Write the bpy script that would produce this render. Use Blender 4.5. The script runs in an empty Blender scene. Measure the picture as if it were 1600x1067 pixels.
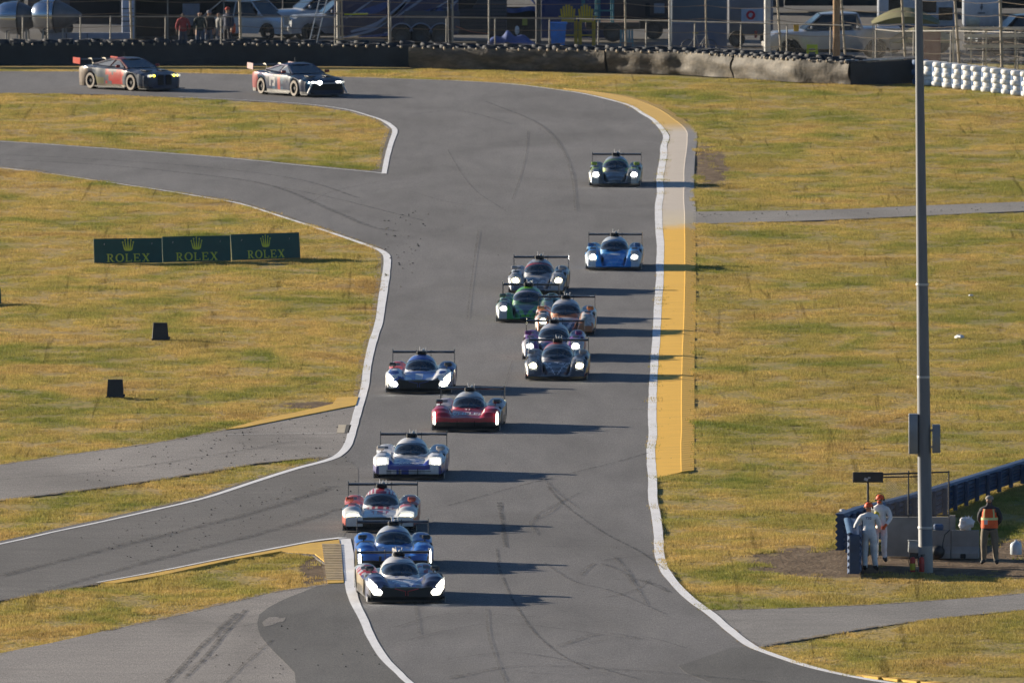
import bpy, bmesh, math, random
import numpy as np
from mathutils import Vector, Matrix, noise as mnoise

S = bpy.context.scene
COL = S.collection
R = math.radians
random.seed(7)
RNG = np.random.default_rng(11)

# ------------------------------------------------------------------ camera, world, sun, exposure
CAM_H, PITCH, FPX = 33.8, math.atan(0.0526), 32000.0
cam = bpy.data.cameras.new('camera'); camo = bpy.data.objects.new('camera', cam); COL.objects.link(camo)
camo.location = (0, 0, CAM_H); camo.rotation_euler = (math.pi/2 - PITCH, 0, 0)
cam.sensor_width = 36; cam.lens = FPX/1600*36
cam.clip_start = 5; cam.clip_end = 6000
cam.dof.use_dof = True; cam.dof.focus_distance = 575; cam.dof.aperture_fstop = 7.5
S.camera = camo

SUN_EL, SUN_BEHIND = 14.5, 32.0       # the sun is low on the left and a little beyond the cars
w = bpy.data.worlds.new('World'); S.world = w; w.use_nodes = True
nt = w.node_tree; nt.nodes.clear()
sky = nt.nodes.new('ShaderNodeTexSky'); sky.sky_type = 'NISHITA'; sky.sun_disc = False
sky.sun_elevation = R(SUN_EL); sky.sun_rotation = R(-(90-SUN_BEHIND)); sky.altitude = 10
sky.air_density = 1.0; sky.dust_density = 0.6; sky.ozone_density = 5.0
bg = nt.nodes.new('ShaderNodeBackground'); bg.inputs[1].default_value = 0.05
wo = nt.nodes.new('ShaderNodeOutputWorld')
nt.links.new(sky.outputs[0], bg.inputs[0]); nt.links.new(bg.outputs[0], wo.inputs[0])
sun = bpy.data.lights.new('sun', 'SUN'); suno = bpy.data.objects.new('sun', sun); COL.objects.link(suno)
sun.energy = 5.0; sun.angle = R(0.5); sun.color = (1.0, 0.87, 0.68)
sdir = Vector((-math.cos(R(SUN_BEHIND))*math.cos(R(SUN_EL)), math.sin(R(SUN_BEHIND))*math.cos(R(SUN_EL)), math.sin(R(SUN_EL))))
suno.rotation_euler = sdir.to_track_quat('Z', 'Y').to_euler(); suno.location = (-40, 560, 60)
S.view_settings.view_transform = 'Standard'; S.view_settings.look = 'None'
S.view_settings.exposure = 1.0; S.view_settings.gamma = 1.0; S.view_settings.use_curve_mapping = False
S.render.engine = 'CYCLES'
S.cycles.max_bounces = 5; S.cycles.diffuse_bounces = 2; S.cycles.glossy_bounces = 3
S.cycles.transmission_bounces = 3; S.cycles.transparent_max_bounces = 12
S.cycles.caustics_reflective = False; S.cycles.caustics_refractive = False
S.cycles.sample_clamp_indirect = 3.0

# ------------------------------------------------------------------ geometry of the view: photo pixel -> place on the ground
def ray(px, py):
    a, b = (px-800)/FPX, (533.5-py)/FPX
    return Vector((a, math.cos(PITCH)+b*math.sin(PITCH), -math.sin(PITCH)+b*math.cos(PITCH)))
def G(px, py, z=0.0):
    d = ray(px, py); t = (z-CAM_H)/d.z
    return Vector((d.x*t, d.y*t, z))
def PZ(px, py, Y):                     # point at distance Y seen at that pixel
    d = ray(px, py); t = Y/d.y
    return Vector((d.x*t, Y, CAM_H+d.z*t))
def Gp(pts, z=0.0): return [G(x, y, z) for x, y in pts]

# ------------------------------------------------------------------ materials
def nmat(name):
    m = bpy.data.materials.new(name); m.use_nodes = True
    n = m.node_tree.nodes; b = n['Principled BSDF']
    return m, m.node_tree, b
def N(t, kind, **kw):
    n = t.nodes.new(kind)
    for k, v in kw.items():
        if k.startswith('i_'): n.inputs[k[2:].replace('_', ' ')].default_value = v
        else: setattr(n, k, v)
    return n
def mapn(t, scale=(1, 1, 1), obj=True):
    if obj: tc = N(t, 'ShaderNodeTexCoord'); src = tc.outputs['Object']
    else: tc = N(t, 'ShaderNodeNewGeometry'); src = tc.outputs['Position']
    mp = N(t, 'ShaderNodeMapping'); mp.inputs['Scale'].default_value = scale
    t.links.new(src, mp.inputs['Vector']); return mp.outputs[0]
def noise(t, vec, scale, detail=3, rough=.55, dist=0):
    n = N(t, 'ShaderNodeTexNoise'); n.inputs['Scale'].default_value = scale
    n.inputs['Detail'].default_value = detail; n.inputs['Roughness'].default_value = rough
    n.inputs['Distortion'].default_value = dist
    t.links.new(vec, n.inputs['Vector']); return n.outputs['Fac']
def ramp(t, fac, stops):
    r = N(t, 'ShaderNodeValToRGB'); e = r.color_ramp.elements
    e[0].position, e[0].color = stops[0][0], (*stops[0][1], 1) if len(stops[0][1]) == 3 else stops[0][1]
    e[1].position, e[1].color = stops[-1][0], (*stops[-1][1], 1)
    for p, c in stops[1:-1]:
        q = e.new(p); q.color = (*c, 1)
    t.links.new(fac, r.inputs[0]); return r.outputs[0]
def mixc(t, fac, a, b, mode='MIX'):
    m = N(t, 'ShaderNodeMix', data_type='RGBA', blend_type=mode)
    for sock, v in ((m.inputs[0], fac), (m.inputs[6], a), (m.inputs[7], b)):
        if isinstance(v, (int, float)): sock.default_value = v
        elif isinstance(v, tuple): sock.default_value = (*v, 1)
        else: t.links.new(v, sock)
    return m.outputs[2]
def math_(t, op, a, b=None, clamp=False):
    m = N(t, 'ShaderNodeMath', operation=op, use_clamp=clamp)
    for sock, v in ((m.inputs[0], a), (m.inputs[1], b)):
        if v is None: continue
        if isinstance(v, (int, float)): sock.default_value = v
        else: t.links.new(v, sock)
    return m.outputs[0]
def bump(t, b, h, strength=.3, dist=.02):
    n = N(t, 'ShaderNodeBump'); n.inputs['Strength'].default_value = strength; n.inputs['Distance'].default_value = dist
    t.links.new(h, n.inputs['Height']); t.links.new(n.outputs[0], b.inputs['Normal'])
_MC = {}
def M(name, col=(.5, .5, .5), rough=.6, metal=0, var=.18, scale=3.0, emit=0, bmp=.15, coat=0, spec=None):
    """a plain material with procedural mottling, so nothing is one flat colour"""
    if name in _MC: return _MC[name]
    m, t, b = nmat(name); v = mapn(t)
    f = noise(t, v, scale, 4)
    lo = tuple(max(0, c*(1-var)) for c in col); hi = tuple(min(1, c*(1+var)) for c in col)
    t.links.new(ramp(t, f, [(.3, lo), (.7, hi)]), b.inputs['Base Color'])
    b.inputs['Roughness'].default_value = rough; b.inputs['Metallic'].default_value = metal
    if coat: b.inputs['Coat Weight'].default_value = coat; b.inputs['Coat Roughness'].default_value = .08
    if spec is not None: b.inputs['Specular IOR Level'].default_value = spec
    if bmp: bump(t, b, noise(t, v, scale*9, 3), bmp, .01)
    if emit: b.inputs['Emission Color'].default_value = (*col, 1); b.inputs['Emission Strength'].default_value = emit
    _MC[name] = m; return m

# ------------------------------------------------------------------ mesh builder
class MB:
    def __init__(s): s.v, s.f, s.m = [], [], []
    def add(s, vs, fs, mi=0):
        o = len(s.v); s.v += [tuple(p) for p in vs]; s.f += [tuple(i+o for i in f) for f in fs]; s.m += [mi]*len(fs); return s
    def box(s, c, d, rz=0, mi=0, rx=0, ry=0, bev=0):
        c = Vector(c); mt = Matrix.Rotation(rz, 3, 'Z') @ Matrix.Rotation(ry, 3, 'Y') @ Matrix.Rotation(rx, 3, 'X')
        hx, hy, hz = d[0]/2, d[1]/2, d[2]/2
        if bev <= 0:
            vs = [c+mt@Vector((x*hx, y*hy, z*hz)) for z in (-1, 1) for y in (-1, 1) for x in (-1, 1)]
            return s.add(vs, [(0, 2, 3, 1), (4, 5, 7, 6), (0, 1, 5, 4), (2, 6, 7, 3), (0, 4, 6, 2), (1, 3, 7, 5)], mi)
        b = min(bev, hx*.9, hy*.9, hz*.9)
        prof = [(-hx+b, -hy), (hx-b, -hy), (hx, -hy+b), (hx, hy-b), (hx-b, hy), (-hx+b, hy), (-hx, hy-b), (-hx, -hy+b)]
        rings = [(-hz, .5), (-hz+b, 1), (hz-b, 1), (hz, .5)]
        vs = []
        for z, k in rings:
            for x, y in prof:
                xx = x if k == 1 else math.copysign(max(abs(x)-b*.7, 0), x); yy = y if k == 1 else math.copysign(max(abs(y)-b*.7, 0), y)
                vs.append(c+mt@Vector((xx, yy, z)))
        fs = [tuple(range(7, -1, -1)), tuple(range(24, 32))]
        for r in range(3):
            for i in range(8): fs.append((r*8+i, r*8+(i+1) % 8, (r+1)*8+(i+1) % 8, (r+1)*8+i))
        return s.add(vs, fs, mi)
    def tube(s, pts, r, n=8, mi=0, cap=True, closed=False):
        pts = [Vector(p) for p in pts]; rs = r if isinstance(r, (list, tuple)) else [r]*len(pts)
        vs, fs = [], []; L = len(pts); up = None
        for i, p in enumerate(pts):
            if closed: d = pts[(i+1) % L]-pts[i-1]
            else: d = pts[min(i+1, L-1)]-pts[max(i-1, 0)]
            d.normalize()
            if up is None: up = Vector((0, 0, 1)) if abs(d.z) < .9 else Vector((1, 0, 0))
            a = d.cross(up).normalized(); bb = a.cross(d).normalized(); up = bb
            for k in range(n):
                t = 2*math.pi*k/n; vs.append(p+(a*math.cos(t)+bb*math.sin(t))*rs[i])
        m = L if closed else L-1
        for i in range(m):
            j = (i+1) % L
            for k in range(n): fs.append((i*n+k, i*n+(k+1) % n, j*n+(k+1) % n, j*n+k))
        if cap and not closed: fs.append(tuple(range(n-1, -1, -1))); fs.append(tuple(range((L-1)*n, L*n)))
        return s.add(vs, fs, mi)
    def lathe(s, prof, c, axis='Z', n=20, mi=0, sc=(1, 1)):
        vs, fs = [], []; c = Vector(c)
        for r, h in prof:
            for k in range(n):
                t = 2*math.pi*k/n; a, b = r*math.cos(t)*sc[0], r*math.sin(t)*sc[1]
                vs.append(c+(Vector((a, b, h)) if axis == 'Z' else Vector((h, a, b)) if axis == 'X' else Vector((a, h, b))))
        for i in range(len(prof)-1):
            for k in range(n): fs.append((i*n+k, i*n+(k+1) % n, (i+1)*n+(k+1) % n, (i+1)*n+k))
        return s.add(vs, fs, mi)
    def prism(s, pts, h, mi=0, base=None):
        """pts: 3D polygon, h: extrusion vector"""
        pts = [Vector(p) for p in pts]; h = Vector(h); n = len(pts)
        return s.add(pts+[p+h for p in pts], [tuple(range(n)), tuple(range(2*n-1, n-1, -1))]+[(i, i+n, (i+1) % n+n, (i+1) % n) for i in range(n)], mi)
    def ell(s, c, r, n=12, m=8, mi=0, mt=None):
        vs, fs = [], []; c = Vector(c)
        for i in range(m+1):
            ph = math.pi*i/m
            for k in range(n):
                t = 2*math.pi*k/n; q = Vector((r[0]*math.sin(ph)*math.cos(t), r[1]*math.sin(ph)*math.sin(t), r[2]*math.cos(ph)))
                vs.append(c+(mt@q if mt else q))
        for i in range(m):
            for k in range(n): fs.append((i*n+k, (i+1)*n+k, (i+1)*n+(k+1) % n, i*n+(k+1) % n))
        return s.add(vs, fs, mi)
    def grid(s, fn, nu, nv, mi=0):
        vs = [fn(u/nu, v/nv) for v in range(nv+1) for u in range(nu+1)]
        fs = [(v*(nu+1)+u, v*(nu+1)+u+1, (v+1)*(nu+1)+u+1, (v+1)*(nu+1)+u) for v in range(nv) for u in range(nu)]
        return s.add(vs, fs, mi)
    def build(s, name, mats, parent=None, smooth=False, loc=None, recalc=True):
        me = bpy.data.meshes.new(name); me.from_pydata(s.v, [], s.f)
        mats = mats if isinstance(mats, (list, tuple)) else [mats]
        for q in mats: me.materials.append(q)
        me.polygons.foreach_set('material_index', s.m)
        if recalc:
            bm = bmesh.new(); bm.from_mesh(me); bmesh.ops.recalc_face_normals(bm, faces=bm.faces); bm.to_mesh(me); bm.free()
        if smooth:
            me.polygons.foreach_set('use_smooth', [True]*len(me.polygons))
            if smooth != 'all':
                me.set_sharp_from_angle(angle=R(38))
        me.update()
        o = bpy.data.objects.new(name, me); COL.objects.link(o)
        if parent: o.parent = parent
        if loc is not None: o.location = loc
        return o
def tag(o, label=None, cat=None, group=None, kind=None):
    if label: o['label'] = label
    if cat: o['category'] = cat
    if group: o['group'] = group
    if kind: o['kind'] = kind
    return o
def thing(name, label, cat, loc=(0, 0, 0), rz=0, group=None):
    o = bpy.data.objects.new(name, None); COL.objects.link(o); o.empty_display_size = .2
    o.location = loc; o.rotation_euler = (0, 0, rz); return tag(o, label, cat, group)
def kids(o): return [c for c in bpy.data.objects if c.parent == o]
def copy_tree(o, parent=None):
    c = o.copy(); COL.objects.link(c)
    if parent: c.parent = parent
    for k in kids(o): copy_tree(k, c)
    return c
def smooth_line(pts, k=4):
    """Catmull-Rom through 2D pixel points"""
    out = []; P = [np.array(p, float) for p in pts]; P = [2*P[0]-P[1]]+P+[2*P[-1]-P[-2]]
    for i in range(1, len(P)-2):
        for j in range(k):
            t = j/k; a, b, c, d = P[i-1], P[i], P[i+1], P[i+2]
            out.append(tuple(.5*((2*b)+(-a+c)*t+(2*a-5*b+4*c-d)*t*t+(-a+3*b-3*c+d)*t**3)))
    out.append(tuple(P[-2])); return out
# ------------------------------------------------------------------ the ground: outlines measured on the photograph
TRACK_TOP = [(-500, 112), (0, 112), (200, 113), (400, 117), (530, 120.5), (700, 126), (800, 132), (880, 142), (917, 148), (955, 157), (985, 166), (1004, 178), (1022, 189), (1037, 206), (1041, 216), (1037, 229), (1037, 242), (1034, 261), (1031, 280), (1032, 302), (1029, 321), (1029, 340), (1030, 362), (1032, 385), (1031, 415), (1031, 437), (1028, 475), (1027, 500), (1026, 515), (1025, 536), (1023, 556), (1022, 578), (1021, 592), (1020, 610), (1019, 650), (1020, 680), (1017, 700), (1017, 710), (1018, 730), (1019.6, 747), (1020, 780), (1024, 800), (1027, 820), (1029, 840), (1030, 864), (1034, 880), (1042, 896), (1062, 920), (1084, 940), (1112, 960), (1140, 984), (1172, 1008), (1200, 1020), (1260, 1040), (1328, 1056), (1400, 1068), (1480, 1078), (1700, 1110), (2000, 1170)]
ISL_A = [(-500, 143), (0, 146), (160, 148), (280, 153), (400, 159), (480, 165), (540, 173), (572, 182), (596, 192), (609, 201), (606, 212), (600, 228), (596, 250), (592, 264), (576, 267), (480, 258), (360, 246.5), (240, 237), (120, 228), (0, 220), (-500, 190)]
ISL_B = [(-500, 232), (0, 261), (80, 271), (160, 283), (248, 296), (320, 307), (376, 317), (440, 337), (520, 363), (580, 384), (592, 390), (596, 404), (594, 440), (589, 480), (585, 504), (576, 540), (566, 580), (558, 617), (530, 632), (440, 655), (354, 671), (240, 692), (120, 708), (0, 726), (-500, 830)]
ISL_C = [(-500, 860), (0, 782), (80, 772), (200, 756), (320, 738), (400, 724), (480, 716), (506, 715), (460, 730), (400, 747), (304, 778), (240, 792), (160, 810), (80, 827), (0, 845), (-500, 960)]
ISL_D = [(-500, 1052), (0, 938), (152, 912), (240, 896), (360, 873), (440, 862), (490, 868), (508, 880), (510, 912), (440, 922), (360, 940), (280, 960), (160, 986), (80, 1004), (0, 1020), (-500, 1150)]
PATH_FAR = [(1080, 331), (1291, 328), (1428, 322), (1600, 315.5), (2100, 296), (2100, 310), (1600, 330), (1450, 337), (1291, 344), (1100, 350), (1080, 349)]
PATH_NEAR = [(1060, 955), (1108, 953), (1240, 949), (1360, 944), (1480, 936), (1600, 926), (2100, 880), (2100, 900), (1600, 952), (1480, 964), (1360, 980), (1240, 1000), (1184, 1011), (1120, 1030)]
KERB_OUT = [(880, 139), (936, 144), (985, 151), (1030, 164), (1060, 181), (1082, 197), (1090, 212), (1086, 250), (1085, 295), (1088, 332), (1087, 362), (1088, 437), (1087.5, 500), (1086, 540), (1085.7, 620), (1085.7, 677), (1085, 734)]
DIRT = [(1170, 868), (1205, 850), (1262, 845), (1300, 852), (1335, 850), (1420, 862), (1500, 858), (1605, 862), (2050, 850), (2050, 880), (1600, 893), (1560, 898), (1440, 903), (1330, 903), (1270, 903), (1210, 893)]

def pip(poly, X, Y):
    inside = np.zeros(len(X), bool); n = len(poly)
    for i in range(n):
        x0, y0 = poly[i][0], poly[i][1]; x1, y1 = poly[i-1][0], poly[i-1][1]
        c = ((y0 > Y) != (y1 > Y)); 
        with np.errstate(divide='ignore', invalid='ignore'):
            xx = (x1-x0)*(Y-y0)/(y1-y0)+x0
        inside ^= c & (X < xx)
    return inside
def sheet(name, poly, z, mat, thick=.12, parent=None):
    """a slab with a skirt, outline given on the ground"""
    bm = bmesh.new(); vs = [bm.verts.new((p.x, p.y, z)) for p in poly]
    bm.faces.new(vs); bmesh.ops.triangulate(bm, faces=bm.faces[:])
    for i in range(len(poly)):
        a, b = poly[i], poly[(i+1) % len(poly)]
        q = [bm.verts.new(c) for c in ((a.x, a.y, z), (b.x, b.y, z), (b.x, b.y, z-thick), (a.x, a.y, z-thick))]
        bm.faces.new(q)
    bmesh.ops.remove_doubles(bm, verts=bm.verts, dist=.0005)
    bmesh.ops.recalc_face_normals(bm, faces=bm.faces)
    me = bpy.data.meshes.new(name); bm.to_mesh(me); bm.free(); me.materials.append(mat)
    up = [p for p in me.polygons if abs(p.normal.z) > .5]
    if up and up[0].normal.z < 0: me.flip_normals()
    o = bpy.data.objects.new(name, me); COL.objects.link(o); o['kind'] = 'structure'
    if parent: o.parent = parent
    return o
def strip(name, pts, width, z, mat, jit=0, kind='structure', parent=None, label=None, taper=False):
    """painted band along a pixel line; width in metres or a list"""
    P = Gp(smooth_line(pts, 5)); L = len(P); vs = []; fs = []
    for i, p in enumerate(P):
        d = (P[min(i+1, L-1)]-P[max(i-1, 0)]).normalized(); n = Vector((-d.y, d.x, 0))
        t = i/(L-1); wd = width if not isinstance(width, (list, tuple)) else float(np.interp(t, np.linspace(0, 1, len(width)), width))
        if jit: wd *= 1+jit*(mnoise.noise(Vector((p.x*1.3, p.y*.4, 3)))); 
        vs += [p+n*wd/2+Vector((0, 0, z)), p-n*wd/2+Vector((0, 0, z))]
    for i in range(L-1): fs.append((2*i, 2*i+1, 2*i+3, 2*i+2))
    mb = MB().add(vs, fs); o = mb.build(name, mat, parent, recalc=False)
    me = o.data
    if me.polygons and me.polygons[0].normal.z < 0: me.flip_normals()
    if kind: o['kind'] = kind
    return o

# ---- grass colours shared by soil and blades (world position)
def grass_color(t):
    pos = mapn(t, (1, 1, 1), obj=False)
    big = noise(t, mapn(t, (.24, .11, 1), False), 1.0, 5, .62, .6)
    mid = noise(t, mapn(t, (.9, .50, 1), False), 1.0, 6, .72)
    rut = noise(t, mapn(t, (2.6, .045, 1), False), 1.0, 3, .6, .8)
    spot = noise(t, mapn(t, (1.5, .9, 1), False), 1.7, 3, .6)
    fine = noise(t, mapn(t, (6, 1.8, 1), False), 1.0, 5, .75)
    c1 = ramp(t, big, [(.30, (.36, .25, .105)), (.43, (.54, .405, .160)), (.52, (.45, .37, .125)), (.60, (.32, .31, .088)), (.70, (.18, .22, .045))])
    c2 = ramp(t, mid, [(.28, (.74, .68, .60)), (.46, (.96, .94, .90)), (.60, (1.12, 1.08, 1.0)), (.76, (.66, .74, .52))])
    c = mixc(t, .85, c1, c2, 'MULTIPLY')
    gq = N(t, 'ShaderNodeNewGeometry'); gs = N(t, 'ShaderNodeSeparateXYZ'); t.links.new(gq.outputs['Position'], gs.inputs[0])
    side = math_(t, 'MULTIPLY', math_(t, 'SUBTRACT', gs.outputs[0], 5.0), .25, True)
    gn = noise(t, mapn(t, (.22, .085, 1), False), 1.0, 4, .6, .5)
    c = mixc(t, math_(t, 'MULTIPLY', ramp(t, math_(t, 'ADD', gn, math_(t, 'MULTIPLY', side, .10)), [(.50, (0, 0, 0)), (.68, (1, 1, 1))]), .46), c, (.23, .235, .055))
    g = ramp(t, noise(t, mapn(t, (.45, .22, 1), False), 1.3, 4, .7), [(.62, (0, 0, 0)), (.72, (1, 1, 1))])
    c = mixc(t, math_(t, 'MULTIPLY', g, .62), c, (.17, .25, .045))
    c = mixc(t, .8, c, ramp(t, rut, [(.30, (.50, .50, .46)), (.38, (1, 1, 1)), (.66, (1, 1, 1)), (.74, (.62, .60, .54))]), 'MULTIPLY')
    c = mixc(t, .9, c, ramp(t, spot, [(.24, (.30, .28, .26)), (.33, (1, 1, 1))]), 'MULTIPLY')
    f2 = ramp(t, fine, [(.30, (.45, .43, .40)), (.44, (.97, .96, .94)), (.7, (1.22, 1.2, 1.14))])
    return mixc(t, .75, c, f2, 'MULTIPLY')
m_ground, t, b = nmat('dry_turf_soil')
DIRT_AT = [(G(1440, 878), 5.2, (G(1440, 852)-G(1440, 904)).length*.5), (G(1290, 876), 2.2, (G(1290, 850)-G(1290, 900)).length*.5), (G(1560, 872), 3.2, 9.0), (G(1108, 258), .85, (G(1108, 224)-G(1108, 292)).length*.5), (G(490, 890), .45, 7.0), (G(500, 632), 1.4, 2.2)]
soil = mixc(t, .45, grass_color(t), (.22, .15, .08))
dn_ = noise(t, mapn(t, (1.1, .35, 1), False), 1.0, 5, .7)
dirt_c = ramp(t, noise(t, mapn(t, (1.6, .5, 1), False), 1.1, 5, .75), [(.30, (.07, .048, .032)), (.5, (.15, .105, .068)), (.62, (.20, .145, .095)), (.74, (.36, .28, .19))])
gp_ = N(t, 'ShaderNodeNewGeometry'); sx_ = N(t, 'ShaderNodeSeparateXYZ'); t.links.new(gp_.outputs['Position'], sx_.inputs[0])
for c_, rx_, ry_ in DIRT_AT:
    dx_ = math_(t, 'POWER', math_(t, 'ABSOLUTE', math_(t, 'DIVIDE', math_(t, 'SUBTRACT', sx_.outputs[0], c_.x), rx_)), 2.0)
    dy_ = math_(t, 'POWER', math_(t, 'ABSOLUTE', math_(t, 'DIVIDE', math_(t, 'SUBTRACT', sx_.outputs[1], c_.y), ry_)), 2.0)
    dd_ = math_(t, 'ADD', math_(t, 'SQRT', math_(t, 'ADD', dx_, dy_)), math_(t, 'MULTIPLY', math_(t, 'SUBTRACT', dn_, .5), 1.1))
    soil = mixc(t, ramp(t, dd_, [(.80, (1, 1, 1)), (1.0, (0, 0, 0))]), soil, dirt_c)
t.links.new(soil, b.inputs['Base Color'])
b.inputs['Roughness'].default_value = 1; b.inputs['Specular IOR Level'].default_value = .1
bump(t, b, noise(t, mapn(t, (1, .5, 1), False), 9, 4), .8, .06)
m_blade, t, b = nmat('grass_blade')
gc = grass_color(t)
oi = N(t, 'ShaderNodeObjectInfo')
gc = mixc(t, .7, gc, ramp(t, oi.outputs['Random'], [(0, (.65, .68, .6)), (1, (1.3, 1.25, 1.15))]), 'MULTIPLY')
t.links.new(gc, b.inputs['Base Color']); b.inputs['Roughness'].default_value = .75; b.inputs['Specular IOR Level'].default_value = .15
tr = N(t, 'ShaderNodeBsdfTranslucent'); t.links.new(gc, tr.inputs[0])
mx = N(t, 'ShaderNodeMixShader'); mx.inputs[0].default_value = .30
t.links.new(b.outputs[0], mx.inputs[1]); t.links.new(tr.outputs[0], mx.inputs[2])
t.links.new(mx.outputs[0], t.nodes['Material Output'].inputs[0])

def asphalt(name, base, tint=(1, 1, 1), rough=.85, streak=(3.0, .25)):
    m, t, b = nmat(name)
    big = noise(t, mapn(t, (.22, .05, 1), False), 1, 4, .6, .6)
    mid = noise(t, mapn(t, (streak[0]*.5, streak[1]*.5, 1), False), 1, 4, .65)
    fine = noise(t, mapn(t, (14, 1.6, 1), False), 1, 2, .8)
    grit = noise(t, mapn(t, (36, 2.6, 1), False), 1, 2, .8)
    c = ramp(t, big, [(.3, tuple(base*.74*k for k in tint)), (.5, tuple(base*k for k in tint)), (.72, tuple(base*1.22*k for k in tint))])
    c = mixc(t, .9, c, ramp(t, mid, [(.28, (.83, .83, .84)), (.5, (1, 1, 1)), (.75, (1.14, 1.13, 1.1))]), 'MULTIPLY')
    c = mixc(t, 1, c, ramp(t, fine, [(.25, (.84, .84, .85)), (.75, (1.17, 1.16, 1.14))]), 'MULTIPLY')
    c = mixc(t, 1, c, ramp(t, grit, [(.30, (.62, .62, .64)), (.70, (1.42, 1.41, 1.38))]), 'MULTIPLY')
    t.links.new(c, b.inputs['Base Color']); b.inputs['Roughness'].default_value = rough
    b.inputs['Specular IOR Level'].default_value = .3
    bump(t, b, noise(t, mapn(t, (1, 1, 1), False), 55, 3), .5, .010)
    return m
m_asph = asphalt('track_asphalt', .130, (1, .985, 1.03))
m_asph2 = asphalt('lane_asphalt', .125, (1.02, .985, .98), streak=(.6, 2.0))
m_old = asphalt('old_asphalt', .215, (1.05, .985, .95), streak=(.5, 2.5))
m_dark = asphalt('dark_patch_asphalt', .098, (1, .99, 1))
m_path = asphalt('path_asphalt', .20, (1.03, .99, .97), streak=(.6, 2.0))

def paint(name, col, dirt=(.25, .24, .22), amt=.5, thr=(.45, .75), sc=(2, .3, 1)):
    m, t, b = nmat(name)
    f = noise(t, mapn(t, sc, False), 1.6, 5, .7)
    g = noise(t, mapn(t, (1, 9, 1), False), 1.0, 3, .7)
    fac = math_(t, 'MULTIPLY', ramp(t, math_(t, 'ADD', math_(t, 'MULTIPLY', f, .7), math_(t, 'MULTIPLY', g, .3)), [(thr[0], (0, 0, 0)), (thr[1], (1, 1, 1))]), amt)
    t.links.new(mixc(t, fac, col, dirt), b.inputs['Base Color']); b.inputs['Roughness'].default_value = .7
    return m
m_white = paint('white_line_paint', (.82, .82, .84), (.38, .38, .38), .5)
m_yellow = paint('yellow_line_paint', (.70, .40, .035), (.34, .25, .12), .8, (.40, .66))

# ---- base ground: gently uneven turf reaching the horizon
KX_ = Gp(smooth_line(KERB_OUT, 3)); KXY_ = sorted((p.y, p.x) for p in KX_)
def gz(x, y):
    z = -.036+.018*mnoise.noise(Vector((x*.35, y*.13, 0)))+.010*mnoise.noise(Vector((x*1.1, y*.5, 7)))
    if KXY_[0][0] < y < KXY_[-1][0]:
        d = x-np.interp(y, [q[0] for q in KXY_], [q[1] for q in KXY_])
        if 0 < d < 2.5: z += .03*(1-d/2.5)
    return min(z, -.008)
xs = list(np.concatenate([[-3000, -900, -300, -120, -60], np.arange(-36, 36.1, .6), [60, 120, 300, 900, 3000]]))
ys = list(np.concatenate([[-300, 100, 300, 420], np.arange(470, 850, 1.5), [870, 1000, 1500, 2500, 5000]]))
vs = []
for yy in ys:
    for xx in xs:
        z = gz(xx, yy) if (abs(xx) < 37 and 460 < yy < 850) else -.036
        vs.append((xx, yy, z))
nx = len(xs)
fs = [(j*nx+i, j*nx+i+1, (j+1)*nx+i+1, (j+1)*nx+i) for j in range(len(ys)-1) for i in range(nx-1)]
g = MB().add(vs, fs).build('ground', m_ground, smooth='all', recalc=False); g['kind'] = 'structure'

# ---- asphalt areas
left_side = [(-500, 1400), (-500, 100)]
def hole_track():
    """track = whole left/centre area minus the grass islands, cut by bmesh triangulation in strips"""
    pass
far = smooth_line(TRACK_TOP, 3)
# main course: from the outer edge to the left edge line
MAIN_L = [(-500, 143), (0, 146), (160, 148), (280, 153), (400, 159), (480, 165), (540, 173), (572, 182), (596, 192), (609, 201), (606, 212), (600, 228), (596, 250), (592, 264), (576, 267), (480, 258), (360, 246.5), (240, 237), (120, 228), (0, 220), (-500, 190)]
poly_course = [(-500, 112)]+far[1:]+[(2000, 1400), (-500, 1400), (-500, 1152)]+ \
    ISL_D[::-1][0:0]
# one outline threading round the islands, each reached along the left border far outside the frame
outline = far+[(2000, 1400), (-500, 1400)]+ISL_D[::-1]+ISL_C[::-1]+ISL_B[::-1]+ISL_A[::-1]
tr_poly = Gp(outline)
main = sheet('track', tr_poly, 0.0, m_asph)
sheet('path', Gp(smooth_line(PATH_FAR[:5], 3)+smooth_line(PATH_FAR[5:], 3)), .004, m_path)
sheet('path', Gp(smooth_line(PATH_NEAR[:7], 3)+smooth_line(PATH_NEAR[7:], 3)), -.004, m_path)
# the left lanes and aprons have a different surface
RUNOFF = [(-500, 830), (0, 726), (120, 708), (240, 692), (354, 671), (440, 655), (530, 632), (558, 617), (566, 612), (560, 640), (552, 668), (544, 696), (532, 709), (506, 715), (480, 716), (400, 724), (320, 738), (200, 756), (80, 772), (0, 782), (-500, 860)]
sheet('service_road', Gp(RUNOFF), .004, m_old, .01)
LANE = [(-500, 966), (0, 850), (80, 832), (160, 815), (240, 797), (320, 778), (400, 752), (460, 734), (512, 720), (532, 712), (560, 730), (560, 800), (536, 840), (480, 848), (360, 871), (152, 911), (0, 938), (-500, 1052)]
sheet('side_road', Gp(LANE), .004, m_asph2, .01)
APRON = [(-500, 1150), (0, 1020), (80, 1004), (160, 986), (280, 960), (360, 940), (440, 922), (510, 912), (545, 910), (552, 940), (567, 968), (579, 996), (600, 1030), (620, 1052), (640, 1069), (720, 1130), (780, 1400), (-500, 1400)]
sheet('apron', Gp(APRON), .004, m_old, .01)
DPATCH = [(497, 915), (545, 912), (551, 940), (566, 968), (578, 996), (598, 1030), (618, 1052), (640, 1073), (700, 1130), (620, 1300), (500, 1200), (462, 1067), (460, 1050), (432, 1022), (412, 1000), (404, 985), (405, 960), (440, 938), (470, 926)]
sheet('dark_patch', Gp(smooth_line(DPATCH, 2)), .008, m_dark, .01)
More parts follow.
